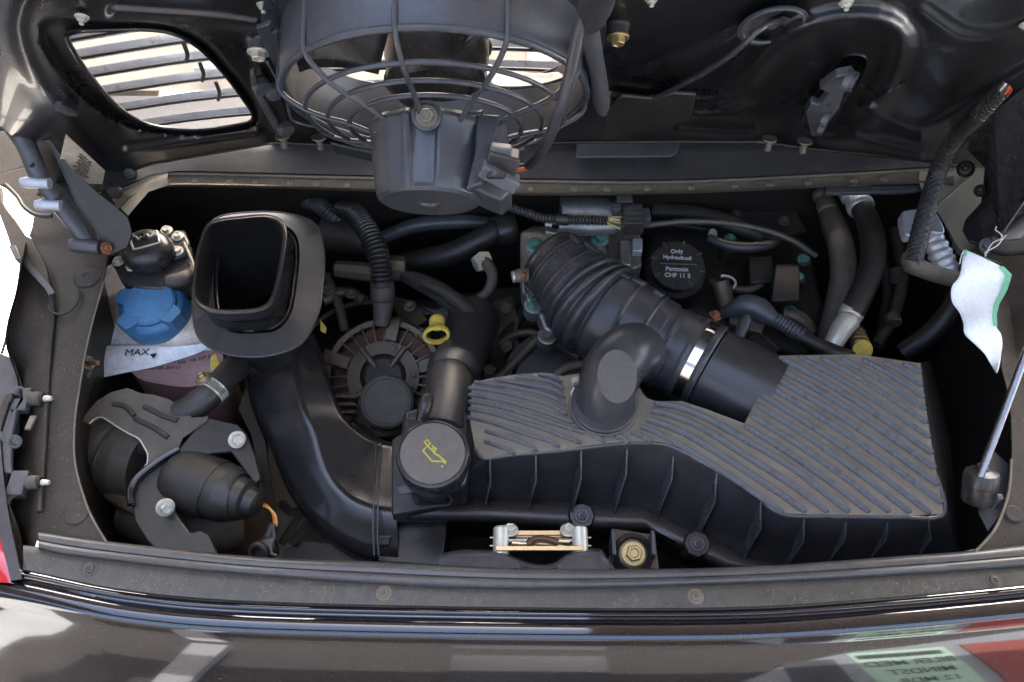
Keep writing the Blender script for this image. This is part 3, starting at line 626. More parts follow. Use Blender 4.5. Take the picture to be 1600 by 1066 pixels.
# motor
MR = 90*SF
q = zz(400, 0, 2.665)
MA = (LN*1.0+V((-.02, 0, 0))).normalized()
MO = FP(0, 0, H0+.034)+V((-.004, 0, 0))
ms = S(MO)
def sst(a, b, x):
    t = max(0, min(1, (x-a)/(b-a))); return t*t*(3-2*t)
def flute(t, h):
    d = math.degrees(t); f = sst(73, 79, d)*(1-sst(99, 104, d)); f2 = sst(48, 60, d)*(1-sst(66, 70, d))
    return 1-(.13*f+.03*f2)*(1-.45*sst(40*ms, 92*ms, h))*(1-sst(96*ms, 104*ms, h))
def ml(name, prof, mt, off=V((0, 0, 0)), seg=144, **k): return lathe(name, [(r*ms, h*ms) for r, h in prof], MO+off, MA, mt, fan, seg, **k)
ml('motor_housing', [(60, -14), (93, -12), (97, -6), (97, 0), (95, 3), (92, 20), (90, 40), (88, 60), (85, 80), (82, 96), (79, 103), (73, 107), (40, 108), (16, 108), (14, 104), (.01, 104)], FAN, ang=24, rmod=flute)
def MP(x, y, h): return MO+(EX*x+EY*y)*ms+MA*h*ms   # x right, y toward the viewer round the motor axis
bx = MP(6, 86, 4); lathe('bolt_collar', [(.0115, -.01), (.0125, 0), (.012, .003), (.0095, .004), (.0095, .001), (.0001, .001)], MP(2, 92, 2), (0, -.62, .78), FAN, fan, 32)
bolt('motor_bolt', MP(2, 96, 4), (0, -.62, .78), .006, ALUC, fan)
# connector box on the right flank
prism('connector_shroud', [MP(80, 50, -4), MP(118, 42, -8), MP(124, 30, 40), MP(128, 20, 92), MP(112, 30, 112), MP(72, 52, 100), MP(84, 52, 50)], EY*-.05, FAN, fan, .002)
prism('side_arm', [MP(72, 62, -14), MP(108, 60, -12), MP(104, 66, 10), MP(96, 66, 40), MP(84, 66, 96), MP(60, 68, 104), MP(72, 72, 50)], EY*-.02, FAN, fan, .002)
box('plug_body', MP(112, 66, 62), (.026, .02, .02), RUB, fan, rx(-20)@ry(15), .002)
box('plug_body', MP(108, 68, 84), (.034, .018, .012), GREYP, fan, rx(-20)@ry(30), .002)
box('plug_latch', MP(110, 78, 52), (.018, .012, .012), GREYP, fan, rx(-25)@ry(8), .0015)
lathe('plug_end', [(.0, .001), (.006, .001), (.008, .0), (.008, -.004)], MP(104, 80, 92), (0, -.7, -.2), PL, fan, 16)
for x in (-34, 70): prism('cage_bracket', [MP(x-12, 60, -20), MP(x+12, 60, -20), MP(x+9, 84, -8), MP(x-9, 84, -8)], MA*.004, FAN, fan)
# flat mounting ears
lslab('mounting_ear', zz(400, 0, 2.665)([(0, 120), (60, 100), (65, 140), (90, 130), (110, 300), (100, 340)]), .028, .004, FAN, fan)
lslab('mounting_ear', zz(400, 0, 2.665)([(310, 600), (480, 640), (490, 675), (330, 640)]), .012, .003, FAN, fan)
# link levers between grille and fan
lv = thing('lid_lever', 'black lever linkage with rollers beside the fan on the left of the lid', 'lever', L(420, 200, .01))
q = zz(340, 0, 3.556)
lslab('lever_blade', q([(178, 420), (200, 405), (215, 430), (220, 480), (290, 610), (330, 680), (345, 752), (330, 752), (250, 620), (190, 500)]), .022, .006, GREYP, lv)
lslab('lever_blade', q([(210, 430), (240, 410), (300, 480), (360, 560), (390, 700), (360, 740), (300, 620)]), .012, .008, RUB, lv)
for x, y in ((232, 460), (300, 490), (365, 700)):
    p = L(*q([(x, y)])[0], .016); lathe('roller', [(.004, 0), (.0085, .001), (.0085, .009), (.005, .0095)], p, (.5, -.7, -.2), GREYP, lv, 20)
tube('stay_wire', [L(x, y, .03) for x, y in q([(275, 345), (330, 440), (380, 540), (405, 650), (450, 685), (569, 710)])], .0014, GREYP, lv, seg=8)
for k, (x, y) in enumerate(((441, 212), (498, 214), (1203, 216), (1258, 220))):
    p = L(x, y, .006); st = thing('threaded_stud', 'small threaded stud with washer on the lid edge, number %s from the left' % ('first', 'second', 'third', 'last')[k] if False else ['leftmost small threaded stud below the fan cage on the lid edge', 'second small threaded stud from the left on the lid edge', 'small threaded stud left of the latch roller on the lid edge', 'small threaded stud right under the latch roller on the lid edge'][k], 'stud', p, 'threaded studs along the lid edge')
    ax = V((0, -.3, -1)); lathe('washer', [(.002, 0), (.0085, 0), (.0085, .0016), (.004, .002)], p, ax, ALUC, st, 20)
    lathe('thread', [(.0042-.0009*(i % 2), .001+i*.0012) for i in range(13)]+[(0, .0165)], p, ax, ALUC, st, 14, ang=60)
# latch roller arm on the right
la = thing('latch_arm', 'dusty grey latch arm with roller standing out of a slot in the lid', 'latch arm', L(1300, 170, .01))
q = zz(900, 0, 2.286)
lslab('arm', q([(870, 320), (930, 275), (985, 265), (1000, 290), (960, 330), (940, 390), (900, 440), (880, 485), (840, 488), (820, 405), (840, 370), (870, 378), (905, 335)]), .022, .009, GREYP, la, .0015)
for i, (x, y, r) in enumerate(((1325, 126, .0095), (1331, 127, .009), (1290, 186, .008), (1284, 201, .0075))):
    lathe('roller', [(.003, -.003), (r, -.003), (r*1.05, 0), (r, .003), (.003, .0035)], L(x, y, .026), (.8, -.5, .0), RUBG if i % 2 else GREYP, la, 24)
# grommet, grey wires
gm = thing('cable_grommet', 'grey rubber grommet in the upper right of the lid with a wire through it', 'grommet', L(1200, 38, .0))
def ell(cx, cy, a, b, h, n=32, rot=-.25): return [L(cx+a*math.cos(t)*math.cos(rot)-b*math.sin(t)*math.sin(rot), cy+a*math.cos(t)*math.sin(rot)+b*math.sin(t)*math.cos(rot), h) for t in [2*math.pi*i/n for i in range(n)]]
loft('grommet_body', [ell(1208, 40, 58, 29, .0), ell(1208, 40, 58, 29, .006), ell(1208, 40, 54, 26, .008), ell(1210, 40, 46, 21, .006), ell(1212, 38, 40, 18, -.002), ell(1214, 36, 26, 12, -.004), ell(1216, 36, 20, 9, .003)], GREYP, gm, caps=True)
tube('grommet_ring', ell(1208, 40, 50, 24, .0085), .0016, GREYP, gm, seg=8, closed=True)
wr = thing('lamp_wire', 'thin grey wire running from the grommet across the lid to the fan', 'wire', L(1100, 120, .03))
tube('wire', [L(x, y, h) for x, y, h in ((1222, 30, .0), (1200, 38, .02), (1180, 52, .03), (1150, 80, .035), (1110, 108, .035), (1070, 130, .03), (1030, 150, .02), (1000, 156, .012), (960, 147, .008), (955, 150, .006))], .0025, RUBG, wr, seg=10)
tube('clip_wire', [L(x, y, .006) for x, y in ((950, 146), (975, 150), (1005, 154), (1020, 152))], .0024, PALE, wr, seg=8)
tb = thing('rubber_flap', 'dark rubber flap hanging on the lid right of the fan', 'flap', L(1010, 190, 0))
lslab('flap', zz(900, 0, 2.286)([(100, 400), (160, 345), (270, 355), (350, 335), (430, 340), (410, 430), (330, 450), (320, 470), (200, 480), (110, 450)]), .02, .004, RUB, tb, .0015)
pslab('flap_plate', zz(900, 0, 2.286)([(0, 480), (120, 462), (385, 475), (360, 545), (340, 558), (0, 562)]), .045, .002, GREYP, tb)
cb = thing('fan_cable', 'thick grey fan cable with braided sleeve looping down to the fan motor plug', 'cable', L(900, 100, .08))
fpts = [(925, -30, .05), (915, 10, .055), (905, 45, .062), (897, 85, .075), (888, 125, .088), (875, 170, .10), (858, 215, .108), (840, 245, .108), (826, 258, .105)]
tube('cable_jacket', [L(*p) for p in fpts], .0046, RUBG, cb, seg=14)
tube('sleeve', [L(940, -30, .055), L(930, 10, .055), L(922, 35, .055)], [.0125, .012, .009], BRAID, cb, seg=16)
tube('sleeve', [L(922, 30, .05), L(926, 70, .05), L(934, 120, .048), L(940, 160, .045), L(942, 176, .044)], [.006, .0068, .0075, .008, .004], GREYP, cb, seg=14)
tube('wire_end', [L(832, 253, .106), L(822, 258, .103), L(800, 258, .10)], .0018, EMB, cb, seg=8)
tube('wire_end', [L(834, 256, .107), L(824, 263, .103), L(806, 266, .10)], .0018, ORW, cb, seg=8)
# ---------------- right hinge side: panel, braided cable, tag, fittings ----------------
rp = thing('lid_side_plate', 'flat black hinge plate between lid and body on the right', 'hinge plate', W(1560, 250, .05))
q = zz(1400, 50, 2.665)
def lift(x, y, z, m=.02): return W(x, y, max(z, L(x, y, m).z)) if y < 262 else W(x, y, z)
def RZ(x, y, o=0): return lift(x, y, .05+o+max(0, (300-y))*.0006, .012+o)
prism('plate', [RZ(x, y) for x, y in q([(560, 300), (600, 560), (440, 830), (430, 800), (405, 650), (380, 560), (360, 540), (300, 480), (330, 400), (420, 320), (560, 200)])], (0, 0, -.004), PL, rp, .0006)
prism('plate', [RZ(x, y, -.02) for x, y in q([(405, 655), (425, 760), (440, 850), (430, 900), (370, 890), (310, 870), (280, 820), (290, 780)])], (0, 0, -.004), PAINT, rp, .0006)
tube('plate_edge', [RZ(x, y, .001) for x, y in q([(620, 560), (530, 710), (470, 800), (440, 840), (425, 780), (405, 655)])], .0009, GREYP, rp, seg=6)
tube('edge_fold', [RZ(x, y, .001) for x, y in q([(330, 400), (362, 545), (420, 520), (560, 410), (700, 320)])], .001, GREYP, rp, seg=6)
for x, y, r in ((290, 570, 9.5), (350, 660, 7)):
    p = RZ(*q([(x, y)])[0], .01); lathe('rubber_plug', [(.0, .004), (r*.35*S(p), .004), (r*.5*S(p), .009), (r*S(p), .007), (r*1.3*S(p), .002), (r*1.4*S(p), -.004), (r*S(p), -.006)], p, (-.5, -.5, .7), RUB, rp, 22)
p = RZ(*q([(380, 890)])[0], .0); bolt('bolt', p, (-.3, -.4, .8), 8*S(p), GREYP, rp)
tube('tube_stub', [RZ(x, y, 0) for x, y in q([(385, 885), (450, 900), (520, 895), (640, 900)])], .010, CAVP, rp, seg=16)
tube('curved_pipe', [W(x, y, .0) for x, y in ((1545, 390), (1570, 372), (1610, 345), (1640, 320))], .014, GREYP, rp, seg=16)
bc = thing('braided_cable', 'black braided wiring sleeve with cut wire end running down the right side', 'cable', W(1450, 300, .1))
spec = [(1570, 140, .14, 10), (1555, 153, .14, 11.5), (1530, 180, .14, 12), (1508, 200, .14, 12), (1495, 213, .138, 12), (1478, 238, .13, 12.5), (1465, 270, .12, 13), (1453, 310, .105, 13.5), (1442, 350, .09, 14), (1433, 385, .075, 14), (1427, 405, .07, 14), (1424, 412, .068, 13)]
for_ = 0
spec = [(x, y, lift(x, y, z, .03).z, r) for x, y, z, r in spec]
ptube('braided_sleeve', spec, BRAID, bc, seg=20)
for k in range(0):
    a = -1.2+k*.6
    sp2 = [(x+math.cos(a)*r*.92*.9, y+math.cos(a)*r*.35, z+.010*math.cos(a*.9), 1.7) for x, y, z, r in spec[4:]]
    ptube('cord_strand', sp2, GREYP if k % 2 else BRAID, bc, seg=6)
bp_, br_, bl_ = resample([W(x, y, z) for x, y, z, r in spec], [r*S(W(x, y, z)) for x, y, z, r in spec], .0035)
tn_ = [(bp_[min(i+1, len(bp_)-1)]-bp_[max(i-1, 0)]).normalized() for i in range(len(bp_))]
for sg in (1, -1):
    for k in range(7):
        pp_ = []
        for i, p in enumerate(bp_):
            u = V((0, 0, 1)); u = (u-tn_[i]*u.dot(tn_[i])).normalized(); v_ = tn_[i].cross(u); a = 2*math.pi*k/7+sg*i*.42
            pp_.append(p+(u*math.cos(a)+v_*math.sin(a))*br_[i]*1.0)
        tube('braid_strand', pp_, .0008, RUB, bc, seg=5, raw=True)
ptube('tape_wrap', [(spec[i][0], spec[i][1], spec[i][2], 13) for i in (2, 3, 4)], RUB, bc, seg=20)
ptube('lower_sleeve', [(1424, 400, .068, 14), (1424, 412, .066, 15.5), (1435, 418, .062, 14), (1460, 428, .055, 13), (1490, 436, .05, 13), (1520, 445, .045, 13)], RUBD, bc, seg=18)
for k, mt in enumerate((COPPER, WHITE, EMB, ORW, REDL)):
    ptube('wire_end', [(1560+k*3.5, 138+k*3, lift(1560, 138, .14, .034).z, 1.8), (1568+k*3.2, 129+k*2.6, lift(1568, 129, .14, .034).z, 1.8)], mt, bc, seg=6)
tg = thing('paper_tag', 'crumpled white paper tag with green edges hanging on a thread at the right', 'tag', W(1535, 470, .07))
q = zz(1150, 280, 3.5533)
rows = []
tl_ = q([(1265, 392), (1258, 440), (1240, 540), (1198, 600), (1200, 680), (1240, 740), (1262, 800), (1270, 860), (1330, 920), (1380, 970), (1410, 1020), (1445, 1075)])
tr_ = q([(1380, 440), (1480, 490), (1525, 535), (1500, 620), (1455, 700), (1440, 760), (1445, 820), (1470, 860), (1478, 920), (1470, 980), (1462, 1030), (1450, 1078)])
for i in range(len(tl_)):
    a, b = tl_[i], tr_[i]; rows.append([W(a[0]+(b[0]-a[0])*u, a[1]+(b[1]-a[1])*u, .085-.004*i+.006*math.sin(i*1.1+u*2.2)) for u in (0, .12, .35, .6, .88, 1)])
ncol = [[r[k] for r in rows] for k in range(6)]
gt = grid('tag_sheet', [[cat_rom(c, i/5, False) for c in ncol] for i in range(5*11+1)], TAGW, tg, 60, solid=.0008)
grid('green_border', [[r[4]+V((-.0, -.001, .0018)), r[5]+V((.0005, 0, .0018))] for r in rows[1:7]], TAGG, tg, 60)
grid('green_border', [[rows[0][0].lerp(rows[0][5], u)+V((0, -.0006, .0018)), rows[1][0].lerp(rows[1][5], u)+V((0, .004, .0018))] for u in (0, .15, .35, .6, .85, 1)], TAGG, tg, 60)
tube('thread', [W(x, y, .088) for x, y in q([(1385, 430), (1400, 390), (1430, 350), (1480, 330), (1470, 300), (1440, 290), (1445, 262)])], .0006, WINK, tg, seg=5)
tube('thread', [W(x, y, .088) for x, y in q([(1385, 430), (1380, 410), (1450, 370), (1470, 345), (1500, 310)])], .0006, WINK, tg, seg=5)
tube('thread', [W(x, y, .088) for x, y in q([(1262, 400), (1250, 430), (1242, 472)])], .0006, WINK, tg, seg=5)
# gas strut
gs = thing('gas_strut', 'thin metal gas strut with black ball socket rising at the right edge', 'strut', W(1530, 770, 0))
ptube('rod', [(1531, 745, .02, 6.2), (1565, 655, .06, 6), (1600, 560, .10, 6), (1660, 400, .17, 6)], STEEL, gs, seg=16)
a = W(1529, 772, -.005); b = W(1534, 742, .012); ax = b-a
lathe('ball_socket', [(.010, -.012), (.016, -.008), (.0172, -.002), (.0172, .011), (.018, .012), (.018, .021), (.0165, .026), (.008, .029), (.006, .034)], a, ax, PL, gs, 32)
ptube('clip', [(1546, 765, .004, 4), (1556, 772, 0, 5), (1560, 782, -.002, 5), (1552, 792, -.006, 4)], PL, gs, seg=10)
box('clip_notch', a+V((.012, -.010, .008)), (.006, .006, .02), GREYP, gs, rotz(10))
# ---------------- airbox ----------------
ab = thing('air_filter_box', 'large black ribbed plastic air filter box filling the right half of the bay', 'air filter box', W(1150, 760, -.12))
ZT, ZB = -.03, -.12
pairs = [((738, 600), None), ((735, 660), None), ((742, 700), (690, 740)), ((757, 715), (690, 781)), ((800, 710), (755, 783)), ((872, 704), (840, 786)), ((947, 695), (928, 790)), ((1000, 692), (1000, 792)),
 ((1049, 697), (1030, 806)), ((1124, 737), (1090, 836)), ((1180, 772), (1165, 872)), ((1222, 802), (1230, 888)), ((1300, 806), (1310, 896)), ((1400, 807), (1410, 894)), ((1474, 803), (1503, 886)),
 ((1464, 742), (1492, 760)), ((1454, 686), (1484, 690)), ((1446, 634), (1474, 640)), ((1438, 568), (1454, 563)), ((1340, 554), None), ((1218, 556), None), ((1190, 610), None), ((1163, 662), None), ((1105, 640), None), ((1065, 627), None),
 ((1024, 627), None), ((1010, 622), None), ((995, 600), None), ((930, 580), None), ((880, 588), None), ((845, 583), None), ((808, 585), None), ((774, 590), None), ((745, 596), None)]
tp = [W(*a, ZT) for a, b in pairs]; bt = [W(*b, ZB) if b else V((t.x, t.y, ZB)) for (a, b), t in zip(pairs, tp)]
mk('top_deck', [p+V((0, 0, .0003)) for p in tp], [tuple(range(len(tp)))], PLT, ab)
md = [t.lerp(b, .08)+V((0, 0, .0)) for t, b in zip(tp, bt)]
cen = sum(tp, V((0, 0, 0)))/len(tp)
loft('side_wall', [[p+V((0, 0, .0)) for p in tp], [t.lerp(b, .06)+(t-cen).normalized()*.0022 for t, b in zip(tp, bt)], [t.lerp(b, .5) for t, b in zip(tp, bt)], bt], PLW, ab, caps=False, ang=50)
tube('top_edge_round', [p+V((0, 0, -.0017)) for p in tp[2:16]], .0026, PLR, ab, seg=8, step=.004)
pslab('lower_deck', [(612, 686), (640, 670), (742, 690), (757, 716), (700, 790), (612, 806)], -.1, .03, PLW, ab, .003)
fl_in = [(611, 770), (690, 778), (755, 780), (840, 783), (928, 787), (1000, 789), (1030, 803), (1090, 833), (1165, 869), (1230, 885), (1503, 882)]
fl_out = [(612, 808), (640, 815), (760, 816), (845, 822), (920, 827), (1013, 829), (1035, 842), (1075, 864), (1120, 886), (1200, 905), (1506, 900)]
rows = []
for a, b in zip(fl_in, fl_out):
    rows.append([W(a[0]+(b[0]-a[0])*u, a[1]+(b[1]-a[1])*u, z) for u, z in ((0, -.118), (.15, -.113), (.5, -.110), (.8, -.112), (.97, -.119), (1.03, -.13), (1.02, -.15))])
grid('flange', rows, PL, ab, 60)
grid('lower_box', [[W(x, y, -.118), W(x, y+8, -.17), W(x, y+30, -.26)] for x, y in ((590, 800), (612, 808), (760, 810), (1013, 822), (1120, 880), (1300, 895))], DARK, ab)
for k, (t, b) in enumerate([((765, 716), (758, 795)), ((837, 709), (826, 798)), ((908, 701), (893, 806)), ((980, 692), (959, 803)), ((1053, 700), (1026, 808)), ((1120, 741), (1090, 838)), ((1189, 784), (1163, 872)), ((1256, 808), (1230, 884)), ((1322, 808), (1290, 882)), ((1387, 808), (1352, 880)), ((1450, 808), (1428, 878))]):
    a = W(*t, ZT-.003); c = W(*b, -.1135); m1 = a.lerp(c, .38)+V((.0035, -.009, .009)); 
    thk = V((.0011, 0, 0)); inn = V((0, .012, -.004))
    poly = [a+V((0, .002, .002)), m1, a.lerp(c, .75)+V((.0005, -.006, .004)), c+V((0, -.002, .001)), c+inn, a+inn]
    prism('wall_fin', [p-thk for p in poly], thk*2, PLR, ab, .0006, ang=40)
z4 = zz(720, 570, 5)
ribs = []
st_ = [(1412, 569), (1381, 566), (1349, 563), (1316, 561), (1284, 560), (1249, 558), (1223, 561), (1215, 575), (1207, 589), (1199, 603), (1191, 618), (1183, 633), (1174, 650), (1164, 666)]
en_ = [(1438, 582), (1440, 602), (1443, 620), (1445, 639), (1447, 660), (1452, 683), (1456, 708), (1460, 731), (1465, 757), (1471, 785), (1452, 801), (1421, 800), (1389, 799), (1357, 799)]
for i, (a, b) in enumerate(zip(st_, en_)):
    k = (b[0]-a[0])/250*7; ribs.append(([a, ((a[0]*.67+b[0]*.33), (a[1]*.67+b[1]*.33)-k*.85), ((a[0]*.33+b[0]*.67), (a[1]*.33+b[1]*.67)-k*.8), b], 3.7 if i < 6 else 4.4))
ribs += [([(1023, 631), (1060, 637), (1104, 654), (1160, 685), (1240, 733), (1325, 799)], 4.6), ([(1017, 642), (1050, 650), (1100, 671), (1160, 709), (1240, 760), (1292, 799)], 4.6),
 ([(1010, 655), (1050, 669), (1090, 689), (1160, 733), (1222, 774), (1258, 799)], 4.6), ([(1001, 667), (1030, 678), (1080, 706), (1140, 744), (1190, 778), (1222, 800)], 4.2),
 ([(987, 676), (1000, 680), (1018, 690)], 4.2), ([(961, 684), (970, 683), (982, 692)], 4.2)]
for l in ([(605, 75), (720, 90), (790, 132)], [(430, 93), (600, 114), (720, 140), (800, 190)], [(270, 110), (500, 155), (720, 195), (810, 255)], [(105, 135), (400, 176), (700, 245), (820, 320)],
 [(60, 178), (300, 212), (550, 270), (700, 316), (830, 390)], [(60, 232), (300, 275), (520, 332), (700, 388), (880, 455)], [(60, 285), (320, 333), (600, 420), (880, 508), (1060, 562), (1120, 605)],
 [(60, 345), (290, 393), (600, 485), (780, 553), (935, 612)], [(50, 408), (240, 453), (500, 540), (700, 600), (765, 640)], [(190, 518), (400, 580), (560, 640), (595, 672)], [(185, 598), (300, 640), (390, 675), (415, 700)]):
    ribs.append((z4(l), 3.0))
RP = [(-.9, -.5), (-.88, .4), (-.8, 1.0), (-.6, 1.32), (-.35, 1.38), (-.05, 1.2), (.35, .85), (.75, .42), (1.05, .1), (1.2, -.15), (1.2, -.5)]
for l, r in ribs:
    P = [W(x, y, ZT+.0006) for x, y in l]; s_ = S(P[0])
    P, rr, ln = resample(P, [r*s_]*len(P), .005)
    n = len(P)
    for i in range(n):
        d = min(i, n-1-i)
        if d == 0: rr[i] *= .45
    P = [P[0]+(P[0]-P[1]).normalized()*.0006]+P+[P[-1]+(P[-1]-P[-2]).normalized()*.0015+V((0, 0, -.0012))]; rr = [rr[0]*.4]+rr+[rr[-1]*.5]
    for i in (1, len(P)-2): rr[i] = r*s_*.85
    vs, fs = sweep(P, rr, prof=RP, upv=V((0, 0, 1)))
    mk('rib', vs, fs, PLR, ab, 50)
for x, y, nx in ((909, 806, 0), (1090, 850, 0)):
    p = W(x, y, -.106)
    lathe('screw_boss', [(.018, -.03), (.0165, -.004), (.015, .0), (.001, .0)], p, (0, -.25, 1), PL, ab, 8, bev=.001)
    bolt('screw', p+V((0, 0, .0002)), (0, -.25, 1), .0062, GREYP, ab, 'screw')
# ---------------- intake duct and snorkel ----------------
du = thing('air_duct', 'glossy black curved air duct sweeping from the snorkel down to the filter box', 'air duct', W(500, 700, -.1))
ST = [((372, 520), (490, 518), -.085), ((375, 556), (503, 556), -.085), ((381, 595), (516, 595), -.085), ((392, 632), (528, 630), -.088), ((408, 668), (545, 658), -.09), ((425, 708), (566, 676), -.095), ((446, 760), (584, 686), -.1), ((474, 800), (595, 688), -.105), ((515, 838), (603, 689), -.108), ((552, 860), (609, 689), -.11), ((590, 871), (614, 689), -.112), ((622, 874), (622, 689), -.112)]
rings = []
for (a, b, z) in ST:
    A = W(*a, z-.02); B = W(*b, z-.018); X = B-A
    t = min(1, max(0, (a[1]-590)/230)); rid = .66-.32*t
    def q_(u, h): return A+X*u+V((0, 0, h))
    rings.append([q_(0, -.05), q_(-.005, -.012), q_(.02, -.003), q_(.1, .0015), q_(rid-.14, .009), q_(rid-.05, .0155), q_(rid, .0175), q_(rid+.05, .0155), q_(rid+.16, .008), q_(.92, .0025), q_(.97, .000), q_(1.0, -.006), q_(1.0, -.05)])
rr_ = []
for i in range((len(rings)-1)*4+1): rr_.append([cat_rom([r[k] for r in rings], i/4, False) for k in range(13)])
loft('duct_body', rr_, DUCT, du, ang=75)
for u, wd_ in ((585, .0012), (592, .0012)):
    tube('seam_ridge', [W(u+3, 692, -.105), W(u, 760, -.1), W(u-2, 830, -.108), W(u, 868, -.115)], wd_, PL, du, seg=6)
prism('lower_casing', [W(x, y, -.135) for x, y in ((590, 800), (700, 815), (690, 885), (590, 878))], (0, 0, -.08), DUCT, du, .002)
box('square_hole', W(600, 845, -.126), (.014, .012, .004), INK, du, None, .001)
box('hole_lip', W(600, 840, -.126), (.018, .003, .006), PL, du, None, .0005)
sn = thing('intake_snorkel', 'black rectangular air intake snorkel with open mouth and wide rubber gasket', 'intake snorkel', W(410, 440, .0))
def ringw(pl, z, n=6): return WW(smoothpoly(pl, n), z)
GO = [(337, 341), (397, 331), (453, 334), (495, 352), (507, 400), (504, 450), (497, 492), (470, 538), (412, 558), (350, 553), (312, 531), (301, 490), (306, 440), (318, 380)]
GI = [(345, 352), (395, 345), (440, 350), (463, 368), (468, 400), (463, 450), (455, 490), (435, 515), (405, 521), (365, 520), (345, 505), (336, 480), (334, 430), (338, 380)]
loft('gasket', [ringw(GO, -.016), ringw(GO, -.008), [p+V((0, 0, .0)) for p in ringw([(x*.985+410*.015, y*.985+445*.015) for x, y in GO], -.006)], ringw([(x*.3+a*.7, y*.3+b*.7) for (x, y), (a, b) in zip(GO, GI)], -.0065), ringw(GI, -.006), ringw(GI, -.02)], RUBG, sn, caps=False, ang=50)
tube('gasket_bead', ringw([(x*.992+410*.008, y*.992+445*.008) for x, y in GO], -.007), .0016, RUBG, sn, seg=8, closed=True, raw=True)
MO_ = [(330, 347), (375, 339), (425, 337), (447, 358), (443, 405), (432, 456), (417, 482), (381, 490), (328, 488), (304, 470), (303, 437), (309, 395), (316, 368)]
def shrink(P, f): 
    cx = sum(x for x, y in P)/len(P); cy = sum(y for x, y in P)/len(P); return [(cx+(x-cx)*f, cy+(y-cy)*f) for x, y in P]
mr_ = lambda f, z: ringw(shrink(MO_, f), z)
mouth = [mr_(1, .040), mr_(1.0, .043), mr_(.965, .0445), mr_(.93, .042), mr_(.915, .036)]
base_in = [V((p.x, p.y, -.03)) for p in mr_(.90, .04)]
low = [p+V((.012, -.006, 0)) for p in [V((q_.x, q_.y, -.10)) for q_ in mr_(.82, .04)]]
loft('mouth_inner', mouth[1:]+[base_in, low], RUB, sn, caps=False, ang=50)
neck = [V((p.x*.0+q_.x, q_.y, -.02)) for p, q_ in zip(mouth[0], ringw(shrink(GI, .97)[:13], -.02))]
gi = ringw(shrink(GI, .96), -.03)
# outer wall of the mouth tube runs down into the gasket opening
def resize(P, n):
    o = []; L_ = [0]
    for i in range(len(P)): L_.append(L_[-1]+(P[(i+1) % len(P)]-P[i]).length)
    for k in range(n):
        t = L_[-1]*k/n; i = max(j for j in range(len(P)) if L_[j] <= t+1e-12); f = (t-L_[i])/(L_[i+1]-L_[i]+1e-12); o.append(P[i].lerp(P[(i+1) % len(P)], f))
    return o
loft('mouth_outer', [resize(mouth[0], 72), resize([p+V((0, 0, -.012)) for p in mr_(.97, .040)], 72), resize(gi, 72)], DUCT, sn, caps=False, ang=50)
tube('mouth_rim', mr_(.985, .042), .0022, DUCT, sn, seg=10, closed=True, raw=True)
tube('inner_collar', ringw(shrink(GI, .93), -.010), .0018, PL, sn, seg=8, closed=True, raw=True)
box('moulded_mark', W(386, 515, -.009), (.016, .006, .002), EMB, sn, rotz(-3), .0003)
# ---------------- intake hose ----------------
ih = thing('intake_hose', 'fat ribbed black rubber intake hose between throttle body and filter box', 'intake hose', W(980, 500, -.06))
HP = [(856, 404, 52), (870, 417, 56), (893, 440, 65), (917, 465, 73), (935, 483, 78), (958, 499, 76), (990, 516, 72), (1020, 532, 69), (1048, 547, 68), (1073, 560, 70)]
pts = [W(x, y, -.075) for x, y, r in HP]; rr = [r*S(p) for p, (x, y, r) in zip(pts, HP)]
P, r_, ln = resample(pts, rr, .0011)
n = len(P)
def g(s, c, w_, a): return a*math.exp(-((s-c)/w_)**2)
nr = []
for i, r in enumerate(r_):
    s = i/(n-1)
    for c in (.33, .395, .46): r += g(s, c, .019, .0040)
    for c in (.298, .363, .428, .492): r -= g(s, c, .012, .0050)
    r += g(s, .02, .012, .002)
    if .075 < s < .095: r -= .002
    r += g(s, .12, .004, .001)
    r += g(s, .22, .006, .0014)+g(s, .62, .007, .0025)+g(s, .76, .007, .0025)+g(s, .9, .006, .0015)
    if .84 < s < .88: r -= .002
    nr.append(r)
vs, fs = sweep(P, nr, 64, upv=V((0, 0, 1))); mk('hose_body', vs, fs, HOSE, ih, 60)
def hosef(s, a, o=0):          # point on hose: s along, a angle (0 = toward viewer right side), offset
    i = min(n-2, max(1, int(s*(n-1)))); t = (P[i+1]-P[i-1]).normalized(); u = V((0, 0, 1)); u = (u-t*u.dot(t)).normalized(); sd_ = t.cross(u)
    return P[i]+(sd_*math.cos(a)+u*math.sin(a))*(nr[i]+o), t, (sd_*math.cos(a)+u*math.sin(a))
def band_(name, s0, s1, o, mt, par, a0=0, a1=2*math.pi, nseg=64):
    rows = []
    for s in (s0, s0, s1, s1):
        rows.append([])
    for k in range(nseg+1):
        a = a0+(a1-a0)*k/nseg
        for j, (s, oo) in enumerate(((s0, 0), (s0, o), (s1, o), (s1, 0))): rows[j].append(hosef(s, a, oo-.0002)[0])
    return grid(name, rows, mt, par, 30)
for s, a, w2 in ((.10, 1.95, 1), (.2, 2.0, 1.1), (.50, 1.95, .9), (.6, 2.0, 1), (.72, 2.05, .8), (.1, -.35, 1.1), (.21, -.3, 1.1)):
    p, t, nn_ = hosef(s, a+.15, .0015); m = M((t, nn_.cross(t), nn_)).transposed()
    box('raised_lug', p, (.018*w2, .010, .006), HOSE, ih, m, .0015)
ct = thing('band_clamp', 'wide shiny steel band clamp around the intake hose next to the ribbed filter box', 'hose clamp', W(1073, 560, -.06))
n0 = len(P)-1
PC = [P[-1]+(P[-1]-P[-4]).normalized()*d for d in (0, .004, .017, .021)]
tdir = (P[-1]-P[-4]).normalized()
